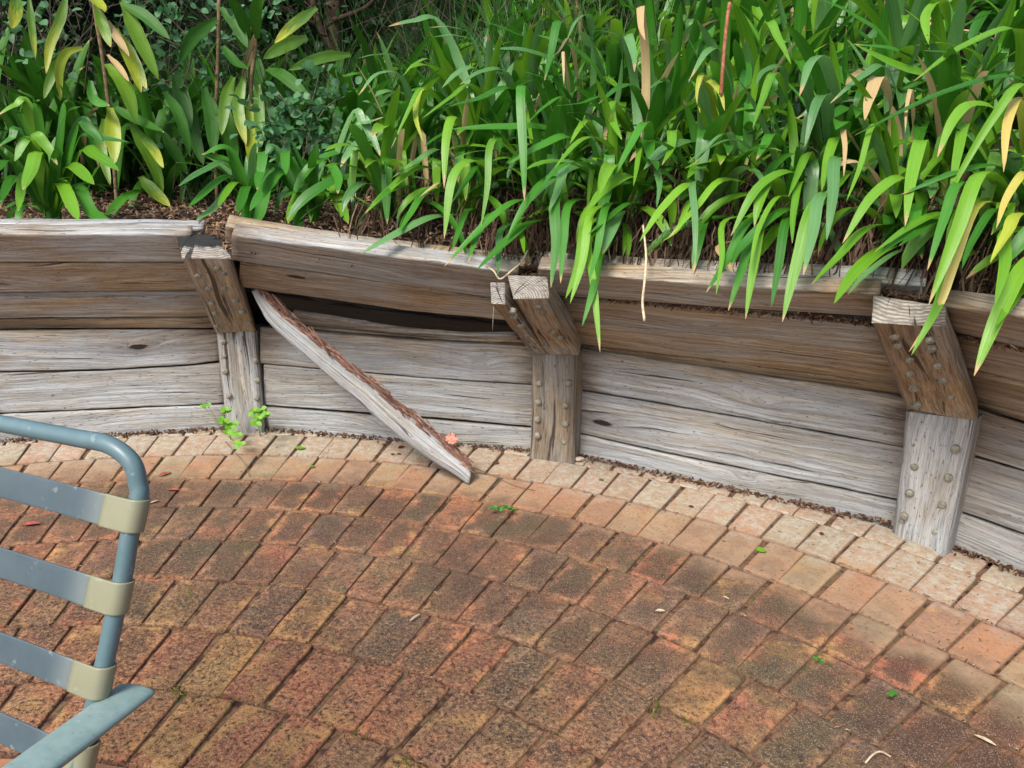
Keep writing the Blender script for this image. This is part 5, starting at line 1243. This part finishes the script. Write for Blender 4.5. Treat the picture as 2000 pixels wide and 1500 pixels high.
for (v, uu) in ((1005, 263), (1164, 232), (1328, 197), (1480, 165)):
    c = aty(uu, v, vdep(v)); cl_ = mir(c); ro = .0128
    sag = lambda f: fwd * (-.012 * math.sin(math.pi * f))
    mid = [c.lerp(cl_, f) + fperp * ro + sag(f) for f in [i / 24 for i in range(25)]]
    st = band(mid[1:-1], updir, .039, .0026, 'strap', STRAPM, chair)
    a = wrap(c, updir, lat, fperp, ro + .0006, 200, 0, 18) + [p + fperp * .0007 for p in mid[1:3]]; a = a + [c.lerp(cl_, .045) + fperp * (ro + .0008) + sag(.045), c.lerp(cl_, .075) + fperp * (ro + .0008) + sag(.075)]
    a = wrap(c, updir, lat, fperp, ro + .0006, 200, 0, 18) + [c.lerp(cl_, f) + fperp * (ro + .001) + sag(f) for f in (.02, .035, .05, .06)]
    band(a, updir, .0410, .003, 'strap_end', CREAM, st)
    b = wrap(cl_, updir, -lat, fperp, ro + .0006, 200, 0, 18) + [cl_.lerp(c, f) + fperp * (ro + .001) + sag(f) for f in (.02, .035, .05, .06)]
    band(b, updir, .0410, .003, 'strap_end', CREAM, st)
# arms
A0 = onz(267, 1346, .600); A1 = onz(70, 1492, .628); ad = (A1 - A0).normalized()
def arm(f):
    pts_ = [f(A0 + ad * t + Vector((0, 0, -.9 * max(0, t - .3) ** 2))) for t in [0, .002, .006, .014, .03, .06, .1, .15, .2, .25, .3, .34, .38, .41, .425, .43]]
    N = len(pts_); V, F, U = [], [], []; prof = [(-1, -.2), (-.97, .25), (-.8, .62), (-.45, .9), (0, 1), (.45, .9), (.8, .62), (.97, .25), (1, -.2), (.9, -.7), (.4, -.9), (-.4, -.9), (-.9, -.7)]
    wds = [.86, .93, .97, .99, 1, 1, 1, 1, 1, 1, 1, 1, 1, .95, .8, .6]
    for i, p in enumerate(pts_):
        t = (pts_[min(i + 1, N - 1)] - pts_[max(i - 1, 0)]).normalized(); s = t.cross(Vector((0, 0, 1))).normalized(); n = s.cross(t)
        for a, b in prof: V.append(p + s * a * .027 * lerp(.9, 1, wds[i]) + n * b * .0075 * wds[i]); U.append((i * .02, a))
    K = len(prof)
    for i in range(N - 1):
        for j in range(K): a = i * K + j; b = i * K + (j + 1) % K; F.append((a, b, b + K, a + K))
    F.append(tuple(range(K - 1, -1, -1))); F.append(tuple(range((N - 1) * K, N * K)))
    me = mesh('armrest', V, F, ARMM, U)
    return link('armrest', me, chair), pts_
for f in (lambda p: p, mir):
    ao, ap = arm(f)
    e = ap[11]; V, F, U = tube_mesh(spline([ap[3] - Vector((0, 0, .012)), ap[6] - Vector((0, 0, .014)), e - Vector((0, 0, .014)), e + ad * 0 - Vector((0, 0, .05)) + fwd * .03, Vector((e.x, e.y, .3)) + fwd * .03, Vector((e.x, e.y, .004)) + fwd * .05], 30), .0105, 12)
    link('front_leg', mesh('front_leg', V, F, FRAME, U), chair)
# seat
sr0 = seat_r; sl0 = mir(seat_r); sf = .43
for a, b in ((sr0, sr0 + fwd * sf), (sl0, sl0 + fwd * sf), (sr0 + fwd * sf, sl0 + fwd * sf), (sr0, sl0)):
    V, F, U = tube_mesh([a, a.lerp(b, .5), b], .0105, 12); link('seat_rail', mesh('seat_rail', V, F, FRAME, U), chair)
for i in range(7):
    a = sr0 + fwd * (.04 + .058 * i) + Vector((0, 0, .012)); b = mir(a)
    band([a.lerp(b, f) - Vector((0, 0, .012 * math.sin(math.pi * f))) for f in [k / 16 for k in range(17)]], fwd, .041, .0026, 'strap', STRAPM, chair)
for o_ in bpy.data.objects:
    if o_.name.startswith('bolt') and o_.type == 'MESH': pass
print('objects', len(bpy.data.objects))
